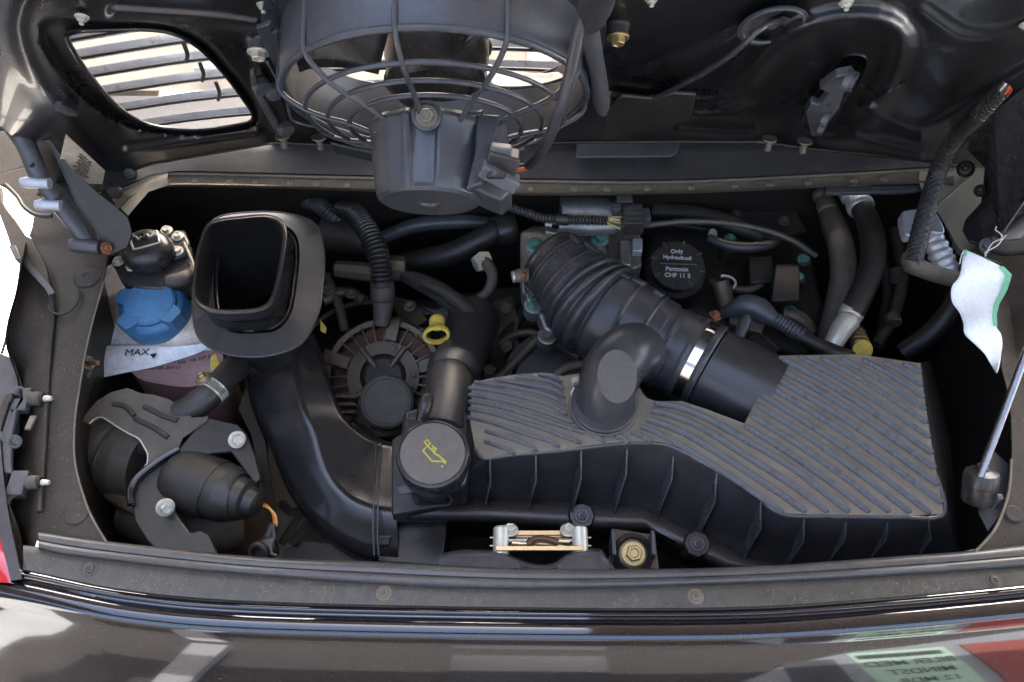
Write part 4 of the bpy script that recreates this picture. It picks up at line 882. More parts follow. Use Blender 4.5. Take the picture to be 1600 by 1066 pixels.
lathe('rubber_lip', [(.050, -.004), (.0575, -.003), (.0585, 0), (.0585, .006), (.0575, .008), (.0575, .020), (.0585, .022), (.0585, .027), (.057, .029), (.05, .029)], P[-1], tdir, HOSE, ct, 64)
lathe('band', [(.0576, .0075), (.0592, .008), (.0592, .0195), (.0576, .020)], P[-1], tdir, BAND, ct, 72, ring=True)
p = W(1117, 494, -.05); bolt('clamp_screw', p, (.3, .3, .8), .0055, RUST, ct)
box('clamp_lug', p+V((-.004, -.006, -.008)), (.014, .010, .016), STEEL, ct, rotz(-50))
ns = thing('filter_box_spigot', 'smooth black plastic pipe stub entering the notch of the filter box', 'pipe', W(1140, 590, -.07))
lathe('spigot_body', [(.050, .028), (.0555, .030), (.0560, .036), (.0570, .112), (.05, .112)], P[-1], (tdir+V((.0, -.0, -.02))), PLW, ns, 64)
hcl = thing('worm_clamp', 'thin worm drive clamp at the throttle end of the intake hose', 'hose clamp', W(845, 415, -.05))
P2 = [hosef(.085, 2*math.pi*k/56, .001)[0] for k in range(56)]
tube('clamp_strip', P2, .0035, ALUC, hcl, closed=True, raw=True, prof=[(-1, -.15), (1, -.15), (1, .15), (-1, .15)], upv=None)
ptube('screw_housing', [(806, 432, -.045, 11), (818, 430, -.045, 11.5), (826, 430, -.045, 11)], ALUC, hcl, seg=14)
ptube('screw_head', [(800, 433, -.045, 9), (806, 432, -.045, 10), (808, 432, -.045, 6)], PALE, hcl, seg=14)
ptube('rust_spot', [(818, 430, -.036, 6), (822, 432, -.036, 6)], RUST, hcl, seg=10)
# moulded lettering on the hose
for txt, s_, a_ in (('PA6-GF PE-LD', .125, 2.0), ('MADE IN GERMANY', .165, 2.05), ('996.110.650.52', .255, 2.02)):
    for i, ch in enumerate(txt):
        if ch == ' ': continue
        p, t, nn_ = hosef(s_, 2.25-.115*i, .0003); ex = nn_.cross(t)
        text('moulded_letter', ch, p, -t.cross(nn_), t*1.0 if False else -t, .0098, EMB, ih, .0006)
# elbow pipe
eb = thing('breather_elbow', 'smooth black rubber elbow pipe rising from a clamped collar on the filter box', 'elbow pipe', W(944, 640, -.03))
elb = ptube('elbow', [(943, 636, -.032, 45), (945, 622, -.02, 45.5), (948, 606, -.008, 46), (954, 588, .003, 47), (963, 570, .010, 47), (977, 555, .009, 46), (991, 548, -.006, 44), (998, 550, -.03, 42), (1000, 556, -.05, 42)], HOSE, eb, seg=48, step=.003)
p0 = W(942, 637, -.031)
lathe('collar', [(.0405, -.002), (.0405, .002), (.0385, .0035), (.0375, .005), (.0382, .007), (.0382, .012), (.0365, .014), (.034, .014)], p0, (0, 0, 1), HOSE, eb, 64)
lathe('clamp_ring', [(.0380, .0045), (.0392, .0048), (.0392, .0064), (.0380, .0068)], p0, (0, 0, 1), RAIL, eb, 64, ring=True)
box('clamp_tab', W(899, 596, -.02), (.009, .007, .010), PALE, eb, rotz(15), .0008)
tube('clamp_tab_wire', [W(897, 606, -.015), W(893, 612, -.018), W(894, 622, -.024)], .0012, PALE, eb, seg=6)
lathe('socket_lip', [(.0425, -.001), (.0425, .001), (.0415, .0016), (.039, .0012), (.039, -.001)], W(942, 637, -.03), (0, 0, 1), RAIL, ab, 64, ring=True)
PADM = mat('dusty_rubber_pad', (.05, .048, .045), .45, dust=(.2, .17, .13), da=.5, dscale=60)
# flat oval pad moulded into the elbow crown
pn = V((-.05, -.42, .9)).normalized(); pc_ = W(964, 588, .036); eo = WO[elb.name]
def pdist(p): return (p-pc_).dot(pn)
for v_ in elb.data.vertices:
    d = pdist(eo+v_.co)
    if d > 0: v_.co -= pn*(d-.0004*0)
elb.data.update()
fa_, fb_, fc_ = frame(pn)
prism('dusty_pad', [pc_+pn*.0001+fa_*math.cos(t)*.022+fb_*math.sin(t)*.030 for t in [2*math.pi*i/40 for i in range(40)]], pn*-.003, PADM, eb, .0004)
# ---------------- oil filler ----------------
of = thing('oil_filler', 'black oil filler neck with large round cap showing a yellow oil can symbol', 'oil filler', W(678, 712, -.08))
ptube('filler_tube', [(740, 500, -.17, 42), (725, 545, -.13, 40), (712, 575, -.1, 38), (706, 590, -.09, 36), (704, 600, -.085, 38), (700, 640, -.07, 38), (692, 680, -.06, 40)], RUBG, of, seg=32)
ptube('tube_cuff', [(712, 572, -.098, 42), (709, 582, -.095, 43), (706, 592, -.09, 40)], RUBG, of, seg=32)
cp = W(676, 708, .012); s = S(cp)
lathe('cap_skirt', [(50*s, -.045), (53*s, -.042), (57*s, -.02), (58*s, -.006), (56*s, -.0015), (52.5*s, .0), (51.5*s, -.001), (0.0001, -.001)], cp, (0.02, -.06, 1), PL, of, 72, rmod=lambda t, h: 1+(.045 if h < -.01 else .012)*max(0, math.cos(t*8))**3)
lathe('cap_disc', [(50.8*s, -.001), (50.5*s, .0006), (49.5*s, .0011), (0.0001, .0011)], cp, (.02, -.06, 1), CAPM, of, 64)
n_ = V((.02, -.06, 1)).normalized()
def onplane(px, py, o):
    d = ray(px, py); t = ((cp+n_*o-CAM).dot(n_))/d.dot(n_); return CAM+d*t
q = zz(560, 560, 3.2)
def sym(pl): tube('oil_can_symbol', [onplane(x, y, .0016) for x, y in q(pl)], .00095, YPR, of, seg=6, raw=True, prof=[(-1, -.3), (1, -.3), (1, .3), (-1, .3)], upv=n_)
sym([(323, 462), (345, 437), (385, 478), (402, 487), (438, 520), (436, 528), (424, 516), (368, 514), (323, 462)])
sym([(345, 437), (330, 418), (343, 406), (360, 428), (345, 440)]); sym([(366, 458), (377, 442)]); sym([(368, 436), (392, 456)]); sym([(376, 444), (385, 452), (380, 470)])
prism('oil_can_symbol', [onplane(x, y, .0013) for x, y in q([(420, 533), (425, 542), (420, 548), (412, 542)])], n_*.0006, YPR, of, 0)
pslab('filler_body', [(630, 640), (700, 625), (735, 640), (738, 700), (728, 760), (640, 762), (622, 720)], -.045, .06, PL, of, .006)
for pl in ([(650, 650), (672, 640), (655, 655), (635, 655)], [(620, 762), (645, 755), (650, 768), (625, 772)]): pslab('moulded_tab', zz(0, 0, 1)(pl), -.03, .003, PLR, of, .0004)
ptube('clip_arch', [(658, 656, -.03, 9), (663, 640, -.022, 11), (668, 622, -.02, 11), (670, 618, -.02, 8)], PL, of, seg=16)
tube('clip_wire', [W(x, y, -.03) for x, y in ((680, 782), (686, 775), (700, 774), (706, 782), (700, 790), (688, 790))], .0012, INK, of, seg=6)
# dipstick
dp = thing('dipstick', 'bright yellow oil dipstick with ring handle beside the filler tube', 'dipstick', W(682, 520, -.09))
c = W(682, 523, -.085); a0 = V((1, 0, 0)); b0 = (V((0, .45, .9))).normalized()
tube('ring_handle', [c+a0*math.cos(t)*.0155+b0*math.sin(t)*.0115+V((.002*math.sin(t), 0, 0)) for t in [2*math.pi*i/24 for i in range(24)]], .0038, YEL, dp, seg=12, closed=True, raw=True, prof=[(-.45, -1), (.45, -1), (.7, 0), (.45, 1), (-.45, 1), (-.7, 0)], upv=a0.cross(b0))
ptube('cap_stem', [(682, 510, -.085, 11), (683, 503, -.087, 13), (684, 499, -.09, 11), (684, 497, -.09, 6)], YEL, dp, seg=16, step=.002)
# ---------------- alternator ----------------
al = thing('alternator', 'dirty alternator with ring of cooling slots and copper windings visible', 'alternator', W(600, 590, -.22))
ac = W(600, 590, -.2); s = S(ac); ax = V((0, -.35, .94)).normalized(); fa, fb, fc = frame(ax)
def AP(r, a, h): return ac+fa*math.cos(a)*r*s+fb*math.sin(a)*r*s+ax*h*s
lathe('rear_housing', [(96*s, -60*s), (96*s, -8*s), (94*s, -10*s), (94*s, -26*s), (.0001, -26*s)], ac, ax, DIRTY, al, 48)
lathe('winding_ring', [(60*s, -14*s), (82*s, -14*s), (84*s, -10*s), (84*s, -30*s)], ac, ax, COPPER, al, 64, ring=True, rmod=lambda t, h: 1+.03*math.sin(t*40))
lathe('outer_ring', [(84*s, -2*s), (84*s, 4*s), (92*s, 5*s), (97*s, -4*s), (97*s, -12*s)], ac, ax, DIRTY, al, 64, ring=True)
lathe('inner_ring', [(36*s, 2*s), (36*s, 10*s), (56*s, 10*s), (58*s, 5*s), (58*s, -4*s)], ac, ax, DIRTY, al, 48, ring=True)
f0 = None
for k in range(28):
    a = k*2*math.pi/28
    tube('cooling_fin', [AP(55, a, 7), AP(66, a, 8), AP(78, a, 5), AP(88, a, 1), AP(95, a, -8), AP(96, a, -26)], 2.6*s, DIRTY, al, seg=6, step=.01, prof=[(-.55, -1), (.55, -1), (.55, 1), (-.55, 1)], upv=ax)
for a, r in ((1.75, 90), (.35, 95), (2.9, 92), (-1.9, 92)):
    tube('mounting_lug', [AP(58, a, 12), AP(74, a, 14), AP(r, a, 10), AP(r+8, a, -10)], 9*s, DIRTY, al, seg=10, prof=[(-1, -.4), (1, -.4), (1, .4), (-1, .4)], upv=ax)
ptube('terminal_block', [(528, 660, -.18, 14), (545, 664, -.18, 14)], DIRTY, al, seg=4)
for y in (616, 628, 640): pslab('cooling_rib', [(522, y), (556, y+1), (556, y+6), (522, y+5)], -.185, .01, DIRTY, al, .0005)
lathe('bearing_cover', [(35*s, -20*s), (34*s, 4*s), (28*s, 8*s), (.001, 8*s)], ac, ax, DARK, al, 40)
for a in (.9, 2.2, 3.6, 4.6, 5.6): tube('cover_strut', [AP(20, a, 8), AP(40, a, 12), AP(57, a, 12)], 5*s, DIRTY, al, seg=8)
for a in (.6, 1.9, 3.1, 4.2): bolt('cover_screw', AP(47, a, 10), ax, 4.5*s, ALUC, al)
lathe('pulley_cap', [(30*s, 0), (38*s, 10*s), (41*s, 40*s), (40.5*s, 46*s), (37*s, 50*s), (34*s, 50.5*s), (33*s, 49*s), (.001, 49*s)], W(611, 634, -.2), ax, RUBD, al, 64)
tube('serpentine_belt', [W(x, y, -.19) for x, y in ((560, 668), (585, 690), (615, 700), (650, 690))], .008, RUB, al, seg=8)
# ---------------- corrugated conduit over the alternator ----------------
cc = thing('corrugated_conduit', 'shiny black corrugated conduit arching down to the alternator', 'conduit', W(575, 400, -.1))
ptube('corrugated_tube', [(538, 326, -.115, 17), (556, 335, -.095, 18), (575, 362, -.085, 18.5), (590, 395, -.09, 18.5), (595, 425, -.105, 18), (597, 448, -.12, 17.5)], PL, cc, seg=24, corr=(.0058, .0042))
ptube('rubber_boot', [(597, 440, -.118, 19), (598, 458, -.13, 19), (598, 464, -.135, 20), (599, 470, -.14, 17), (598, 490, -.15, 15), (596, 510, -.16, 12)], RUBD, cc, seg=24)
tube('boot_clip', [W(598, 458, -.13)+V((math.cos(t)*.016, math.sin(t)*.009, math.sin(t)*.013)) for t in [2*math.pi*i/20 for i in range(20)]], .0011, PALE, cc, seg=6, closed=True, raw=True)
ptube('corrugated_end', [(478, 315, -.15, 13), (500, 322, -.14, 14), (518, 335, -.14, 14), (530, 345, -.15, 12)], GREYP, cc, seg=20, corr=(.005, .002))
# ---------------- coolant tank, valve, bracket ----------------
wt = thing('coolant_tank', 'milky plastic coolant tank with white MAX level band and blue cap', 'coolant tank', W(240, 520, -.1))
q = zz(100, 300, 3.2)
pslab('tank_top', [(166, 415), (205, 398), (262, 440), (325, 440), (330, 545), (137, 541), (140, 510)], -.09, .02, WHITE, wt, .003)
TO = smoothpoly([(168, 470), (182, 455), (220, 445), (290, 440), (330, 450), (338, 500), (330, 533), (270, 545), (222, 540), (180, 505)], 5)
loft('neck_dome', [WW(TO, -.092), WW(shrink(TO, .97), -.084), WW(shrink(TO, .88), -.076), WW(shrink(TO, .7), -.07), WW(shrink(TO, .5), -.067)], TANK, wt, ang=70)
rows = [[W(x, y0, -.082), W(x, y0+2, -.0805), W(x, y0+dy*.5, -.083), W(x-1, y0+dy, -.092), W(x-1, y0+dy, -.105)] for x, y0, dy in ((134, 540, 54), (160, 540, 50), (200, 540, 42), (240, 538, 36), (280, 529, 33), (310, 519, 33), (335, 509, 30))]
out = []
for i in range((len(rows)-1)*4+1): out.append([cat_rom([r[k] for r in rows], i/4, False) for k in range(5)])
grid('level_band', out, WHITE, wt, 50)
vs_ = W(214, 553, -.0802); text('level_text', 'MAX', W(214, 551, -.0803), (1, .04, 0), (0, 1, -.06), .0145, INK, wt, .0002, 0)
prism('level_arrow', [W(234, 554, -.080), W(245, 552, -.080), W(240, 561, -.0803)], (0, 0, .0006), INK, wt, 0)
text('level_text', 'MAX', W(306, 527, -.0803), (1, .22, 0), (-.1, 1, -.06), .0145, INK, wt, .0002, 0)
lo = WW(smoothpoly([(205, 565), (270, 545), (330, 515), (348, 550), (340, 585), (300, 604), (250, 600), (215, 590)], 5), -.095)
loft('lower_tank', [lo, [p+V((0, -.002, -.03)) for p in lo], [cen_ for cen_ in [p+V((-.01, .0, -.14)) for p in lo]]], PINK, wt, ang=70)
for (x, y, t_, sz) in ((305, 548, 'KONZENTRAT', .006), (254, 564, 'ACHTUNG', .006), (255, 575, '996 106 207 01', .006), (306, 562, '996 106 507 04', .006)):
    text('moulded_print', t_, W(x, y, -.0945), (1, .25 if x > 280 else .03, 0), (-.1, 1, 0), sz*1.2, INK, wt, .0002, 0)
bc_ = thing('coolant_cap', 'blue screw cap with lugs on the coolant tank', 'cap', W(245, 487, -.05))
c = W(246, 490, -.067); s = S(c)*1.05; ax = V((.0, -.08, 1)).normalized()
lathe('cap_body', [(50*s, -.004), (51*s, 0), (50*s, 14*s), (47*s, 22*s), (42*s, 27*s), (36*s, 28*s), (.0001, 28*s)], c, ax, BLUE, bc_, 64, ang=40)
for k, a in enumerate((-2.35, 1.55+.9, 1.35-.55, -.28, -1.9-2.3+.0)):
    pass
top_ = c+ax*.018
for a, w_ in ((R(95), 15), (R(165), 15), (R(232), 15), (R(330), 16)):
    u = V((math.cos(a), math.sin(a), 0)); t = V((-u.y, u.x, 0))
    P = [u*20*s-t*w_*1.1*s, u*47*s-t*w_*.85*s, u*52*s-t*w_*.6*s, u*52*s+t*w_*.6*s, u*47*s+t*w_*.85*s, u*20*s+t*w_*1.1*s]
    prism('cap_lug', [c+p_+ax*34*s for p_ in P], ax*-(24*s), BLUE, bc_, .0009)
lathe('cap_crown', [(38*s, 24*s), (38*s, 33*s), (35*s, 36*s), (.0001, 36*s)], c, ax, BLUE, bc_, 64)
vv = thing('vent_valve', 'black vent valve housing with pale bolts and wire clip behind the blue cap', 'valve', W(235, 410, -.03))
pslab('valve_base', [(180, 398), (200, 388), (262, 372), (285, 368), (298, 385), (303, 425), (296, 442), (250, 452), (215, 450), (190, 442), (178, 418)], -.032, .05, PL, vv, .003)
pslab('valve_flange', [(178, 400), (200, 385), (270, 360), (288, 358), (296, 378), (292, 398), (250, 412), (222, 420), (190, 415)], -.024, .008, PL, vv, .003)
dc = W(234, 398, -.024); s = S(dc)
lathe('valve_dome', [(42*s, 0), (42*s, 8*s), (40*s, 18*s), (34*s, 26*s), (26*s, 30*s), (12*s, 31*s), (.0001, 31*s)], dc, (0.05, -.0, 1), PL, vv, 48, ang=60, rmod=lambda t, h: 1-.12*abs(math.sin(t)))
q = zz(100, 300, 3.2)
tube('wire_clip', [W(x, y, .004) for x, y in q([(385, 222), (372, 238), (362, 225), (340, 218), (330, 232), (345, 278), (355, 285), (470, 255), (476, 245), (466, 200), (455, 196), (440, 218), (425, 222), (415, 212)])], .0013, PALE, vv, seg=8, step=.002)
tube('clip_stop', [W(x, y, .004) for x, y in q([(375, 225), (385, 210), (400, 208), (408, 222), (395, 232)])], .0026, INK, vv, seg=8)
for k, (x, y) in enumerate(((185, 409), (206, 417), (246, 411), (278, 393), (278, 370), (260, 361))):
    p = W(x, y, -.024); lathe('bolt_boss', [(.0085, -.03), (.0085, .0), (.006, .001)], p, (0, 0, 1), PL, vv, 16)
    bolt('bolt', p+V((0, 0, .0005)), (0, 0, 1), 6*S(p), PALE, vv)
tube('bracket_wire', [W(x, y, -.02) for x, y in q([(600, 255), (625, 310), (645, 360), (655, 410)])], .0022, ALUC, vv, seg=8)
ptube('hose_stub', [(262, 440, -.03, 10), (285, 437, -.03, 13), (300, 430, -.04, 12)], RUBD, vv, seg=14)
bt_ = thing('tank_bolt', 'rusty fastening bolt at the lower left corner of the white tank band', 'bolt', W(140, 567, -.03))
p = W(137, 567, -.035); ptube('stud', [(138, 567, -.03, 4), (153, 567, -.026, 4)], RUST, bt_, seg=10)
bolt('bolt', p, (.7, .1, .6), .006, ALUC, bt_); pslab('bolt_plate', [(128, 560), (140, 557), (143, 575), (136, 588), (128, 585)], -.04, .006, ALUC, bt_)
# ---------------- secondary air pump ----------------
ap = thing('air_pump', 'black secondary air pump with dirty stamped bracket low at the left', 'air pump', W(300, 740, -.12))
q = zz(0, 560, 2.665)
def tubez(name, a, b, r0, r1, mt, seg=36, mids=(), **k):
    pass
A = W(170, 725, -.13); B = W(255, 735, -.11); s = S(A)
ptube('motor_can', [(140, 705, -.14, 54), (150, 707, -.138, 62), (178, 714, -.134, 66), (184, 716, -.133, 67), (186, 717, -.133, 62), (190, 718, -.133, 62), (192, 719, -.133, 67), (215, 724, -.13, 67), (240, 730, -.126, 60)], RUBD, ap, seg=40, step=.0025)
ptube('can_foot', [(170, 772, -.12, 10), (200, 790, -.118, 11), (215, 800, -.118, 8)], DIRTY, ap, seg=8)
bp_ = [(340, 250), (400, 170), (460, 135), (530, 122), (590, 150), (700, 165), (760, 200), (810, 240), (870, 240), (990, 275), (1030, 310), (1080, 440), (1110, 560), (1110, 620), (1140, 660), (1100, 640), (1050, 560), (1000, 470), (960, 400), (900, 395), (830, 410), (760, 440), (735, 500), (720, 560), (745, 640), (770, 700), (840, 780), (900, 800), (800, 812), (700, 800), (620, 760), (570, 690), (550, 590), (570, 500), (640, 450), (700, 400), (640, 390), (600, 350), (540, 320), (470, 280), (420, 245), (370, 270)]
prism('bracket_plate', [W(x, y, -.055) for x, y in q([(335, 265), (352, 235), (400, 178), (460, 140), (530, 122), (590, 145), (640, 150), (700, 168), (760, 200), (800, 245), (870, 240), (860, 262), (760, 330), (735, 390), (690, 400), (655, 430), (610, 455), (612, 400), (575, 330), (520, 305), (420, 245), (372, 272)])], (0, 0, -.004), RUBD, ap, .0012)
prism('bracket_plate', [W(x, y, z) for (x, y), z in zip(q([(860, 245), (990, 275), (1025, 310), (1060, 400), (1085, 500), (1060, 520), (1000, 440), (960, 385), (880, 395), (800, 430), (760, 480), (735, 470), (715, 405), (750, 370), (800, 310)]), [-.058]*15)], (0, -.0, -.008), RUB, ap, .0016)
prism('bracket_plate', [W(x, y, -.062) for x, y in q([(710, 400), (735, 470), (720, 560), (730, 640), (790, 725), (830, 715), (870, 730), (900, 800), (930, 860), (700, 850), (610, 760), (560, 680), (545, 600), (560, 520), (610, 460), (660, 430)])], (0, 0, -.008), RUB, ap, .002)
tube('bracket_edge', [W(x, y, -.056) for x, y in q([(545, 610), (540, 560), (560, 510), (600, 470), (660, 425), (710, 395), (745, 375)])], .0042, PAINT, ap, seg=10)
tube('bracket_edge', [W(x, y, -.0545) for x, y in q([(372, 272), (395, 252), (425, 245), (480, 280), (540, 315), (578, 335), (600, 370), (615, 400), (612, 440), (600, 455)])], .0009, PALE, ap, seg=6)
for l in ([(560, 250), (640, 290), (700, 330)], [(470, 190), (520, 200), (560, 240)], [(600, 200), (680, 240), (740, 260)]):
    tube('bracket_bead', [W(x, y, -.0545) for x, y in q(l)], .0032, CAVP, ap, seg=8)
for x, y in ((985, 338), (687, 620)):
    p = W(*q([(x, y)])[0], -.052); lathe('bolt_collar', [(.010, 0), (.010, .002), (.007, .002)], p, (.6, -.5, .6), ALUC, ap, 20); bolt('flange_bolt', p+V((.001, -.001, .002)), (.6, -.5, .6), .0068, PALE, ap)
ptube('pump_motor', [(285, 748, -.085, 44), (292, 751, -.082, 49), (310, 757, -.078, 50), (338, 765, -.072, 48), (342, 767, -.072, 44), (348, 769, -.070, 46), (360, 773, -.068, 45), (372, 778, -.066, 37), (374, 778, -.066, 34), (386, 782, -.064, 32), (389, 783, -.064, 24), (402, 788, -.062, 20), (404, 789, -.062, 14)], RUB, ap, seg=40, step=.002)
ptube('motor_cheek', [(276, 728, -.06, 14), (290, 740, -.058, 18), (296, 758, -.056, 16), (290, 772, -.058, 10)], RUB, ap, seg=14)
for k, (c_) in enumerate((ORW, ORW, YEW)):
    ptube('wire', [(409, 786+k*2, -.075, 1.7), (420, 792+k, -.066, 1.7), (427+k*2, 806, -.07, 1.7), (428+k*2, 822, -.075, 1.7)], c_, ap, seg=8)
ptube('wire_sleeve', [(427, 818, -.075, 7), (422, 835, -.08, 8.5), (415, 850, -.085, 10)], RUB, ap, seg=14)
lathe('can_band', [(68*S(W(190, 718, -.133)), -.002), (70*S(W(190, 718, -.133)), 0), (68*S(W(190, 718, -.133)), .002)], W(190, 717.5, -.133), (W(192, 719, -.133)-W(186, 717, -.133)), RUB, ap, 64, ring=True)
ptube('can_nozzle', [(205, 690, -.10, 18), (235, 700, -.095, 20), (262, 705, -.09, 18)], RUB, ap, seg=20)
ptube('lower_housing', [(210, 800, -.16, 40), (260, 815, -.15, 48), (330, 822, -.15, 46), (380, 820, -.16, 36)], RUBD, ap, seg=28)
prism('bracket_flange', [W(x, y, -.056) for x, y in q([(545, 612), (540, 560), (560, 510), (600, 470), (660, 425), (712, 395)])]+[W(x, y, -.056) for x, y in q([(720, 402), (668, 434), (608, 478), (570, 515), (552, 560), (556, 612)])], (0, 0, -.022), PL, ap, .001)
pc = thing('round_connector', 'black round electrical connector with grey clip hanging by the bay lip at the lower left', 'connector', W(417, 855, -.08))
ptube('connector_body', [(402, 862, -.08, 14), (417, 856, -.08, 17), (432, 852, -.08, 15)], PL, pc, seg=16)
tube('spring_clip', [W(x, y, -.06) for x, y in ((425, 822), (429, 838), (424, 852), (425, 866), (432, 868))], .0018, GREYP, pc, seg=8)
lathe('connector_mouth', [(.012, 0), (.013, .004), (.011, .007), (.008, .007), (.008, .001)], W(407, 862, -.07), (-.3, -.6, .7), RUB, pc, 20)
hs = thing('pump_hose', 'short dusty black hose with worm clamp above the air pump', 'hose', W(320, 615, -.06))
ptube('hose_body', [(280, 648, -.07, 22), (297, 640, -.065, 22), (315, 628, -.06, 21.5), (332, 612, -.058, 21), (352, 590, -.07, 21), (372, 570, -.09, 21)], RUB, hs, seg=28)
ptube('clamp_band', [(327, 616, -.0585, 23.4), (338, 604, -.060, 23.6)], PALE, hs, seg=28)
for k in range(11):
    t = -1.1+k*.17; c_ = W(334, 611, -.059); 
    a_ = (W(338, 604, -.06)-W(327, 616, -.0585)).normalized(); u_ = V((0, 0, 1)); u_ = (u_-a_*u_.dot(a_)).normalized(); v_ = a_.cross(u_)
    p = c_+(u_*math.cos(t)+v_*math.sin(-t))*(23.9*S(c_)); tube('clamp_thread', [p-a_*.0042, p+a_*.0042], .0009, ALUC, hs, seg=5, raw=True)
p = W(318, 592, -.045); lathe('screw_housing', [(.011, -.008), (.0115, 0), (.009, .003), (.0001, .003)], p, (-.3, .3, .9), ALUC, hs, 20); bolt('clamp_screw', p+V((0, 0, .003)), (-.3, .3, .9), .005, ZINC, hs)
yt = thing('yellow_clip', 'small yellow plastic tab beside the tank and the duct', 'clip', W(335, 570, -.08))
pslab('clip_tab', [(329, 556), (338, 552), (343, 568), (335, 584), (328, 575)], -.07, .004, YEL, yt, .001)
yt2 = thing('yellow_clip', 'small yellow plastic tab just right of the snorkel gasket', 'clip', W(505, 510, -.12)); pslab('clip_tab', [(500, 498), (510, 512), (508, 520), (500, 516)], -.1, .004, YEL, yt2, .001)
gb = thing('grey_shield', 'dirty grey sheet shield and straps at the bottom of the bay between pump and duct', 'shield', W(480, 860, -.2))
pslab('shield_sheet', [(345, 855), (395, 800), (420, 700), (412, 650), (385, 590), (470, 640), (470, 790), (560, 860), (700, 880), (700, 905), (345, 900)], -.22, .004, DIRTY, gb, .001)
pslab('shield_sheet', [(445, 858), (470, 845), (560, 850), (640, 880), (640, 900), (440, 900)], -.17, .004, CAVP, gb, .001)
for l in ([(440, 785), (452, 800), (470, 800), (440, 850)], [(455, 850), (482, 815)]): ptube('strap', [(x, y, -.16, 7) for x, y in l], CAVP, gb, seg=4)
for pl in ([(385, 600), (395, 640), (415, 690), (425, 760), (430, 800), (415, 790), (405, 740), (392, 680), (372, 640)],): pslab('side_shield', pl, -.15, .004, CAVP, gb, .001)
# ---------------- latch, striker panel, mount ----------------
sp_ = thing('carrier_panel', 'grey pressed metal carrier with a central dip below the gold latch', 'panel', W(850, 878, -.02))
PT = [(640, 893), (690, 866), (705, 862), (735, 865), (750, 868), (770, 870), (800, 880), (830, 890), (850, 888), (868, 882), (885, 868), (910, 866), (950, 870), (1000, 884), (1030, 893)]
rows = []
pf = curve([(640, 892), (690, 878), (720, 872), (745, 872), (780, 874), (815, 888), (840, 894), (865, 892), (890, 876), (925, 870), (965, 876), (1000, 885), (1030, 893)])
for i in range(60):
    x = 686+i*4.62; y = pf(x)-11+26*max(0, (x-940)/20); y = min(y, 892); d = (y-862)/24
    rows.append([W(x, y-2, -.06), W(x, y, -.030), W(x, y+3, -.0235), W(x, y+7, -.021), W(x, y+(893-y)*.6+4, -.020-.006*max(0, d)), W(x, 898, -.018), W(x, 905, -.03)])
grid('pressed_sheet', rows, GREYP, sp_, 60)
gl = thing('lid_latch', 'gold zinc plated lid latch with two nuts at the bottom centre of the bay', 'latch', W(843, 843, -.03))
for y, h in ((832, -.038), (856, -.024)):
    pslab('latch_plate', [(776, y-3), (910, y-3), (912, y+1), (910, y+4), (776, y+4), (774, y)], h, .002, GOLD, gl, .0004)
prism('back_plate', [W(778, 832, -.041), W(908, 832, -.041), W(908, 860, -.041), W(778, 860, -.041)], (0, 0, -.003), GOLD, gl, .0006)
for x in (783, 906):
    p = W(x, 846, -.034); lathe('end_post', [(.006, -.016), (.0085, -.014), (.0088, -.001), (.0086, .0), (.0088, .001), (.0085, .014), (.006, .016)], p, (0, 1, .12), mat_post if False else PALE, gl, 20)
    tube('post_pin', [p+V((-.012 if x < 800 else .012, .004, 0)), p+V((0, .004, 0))], .001, GOLD, gl, seg=6); tube('post_pin', [p+V((-.012 if x < 800 else .012, -.005, 0)), p+V((0, -.005, 0))], .001, GOLD, gl, seg=6)
for x in (797, 888): bolt('nut', W(x, 829, -.034), (0, .35, .9), .0058, PALE, gl, 'hex')
tube('striker_bar', [W(x, y, -.031) for x, y in ((800, 848), (822, 850), (840, 844), (862, 845), (890, 846))], .0032, GOLD, gl, seg=10)
tube('catch_hook', [W(x, y, -.028) for x, y in ((824, 850), (832, 843), (845, 841), (858, 843), (872, 848))], .0034, COPPER, gl, seg=10)
tube('latch_shaft', [W(790, 845, -.036), W(900, 845, -.036)], .004, STEEL, gl, seg=12)
tube('spring_wire', [W(x, y, -.033) for x, y in ((800, 856), (840, 850), (890, 855))], .0012, GOLD, gl, seg=6)
mb = thing('engine_mount', 'black mount bracket with brass coloured bolt right of the gold latch', 'mount bracket', W(988, 860, -.06))
pslab('mount_base', [(955, 825), (1024, 835), (1030, 890), (950, 890)], -.075, .006, PAINT, mb, .001)
for x in (958, 1020): pslab('mount_cheek', [(x-3, 828), (x+3, 830), (x+5, 868), (x-1, 866)], -.05, .03, GREYP, mb, .0008)
p = W(988, 866, -.07); lathe('mount_ring', [(.022, 0), (.023, .004), (.018, .008), (.016, .004), (.001, .004)], p, (0, -.25, 1), PL, mb, 32); lathe('washer', [(.0145, .004), (.0145, .0065), (.008, .007)], p, (0, -.25, 1), ZINC, mb, 28)
bolt('bolt', p+V((0, -.0016, .0065)), (0, -.25, 1), .0092, ZINC, mb)
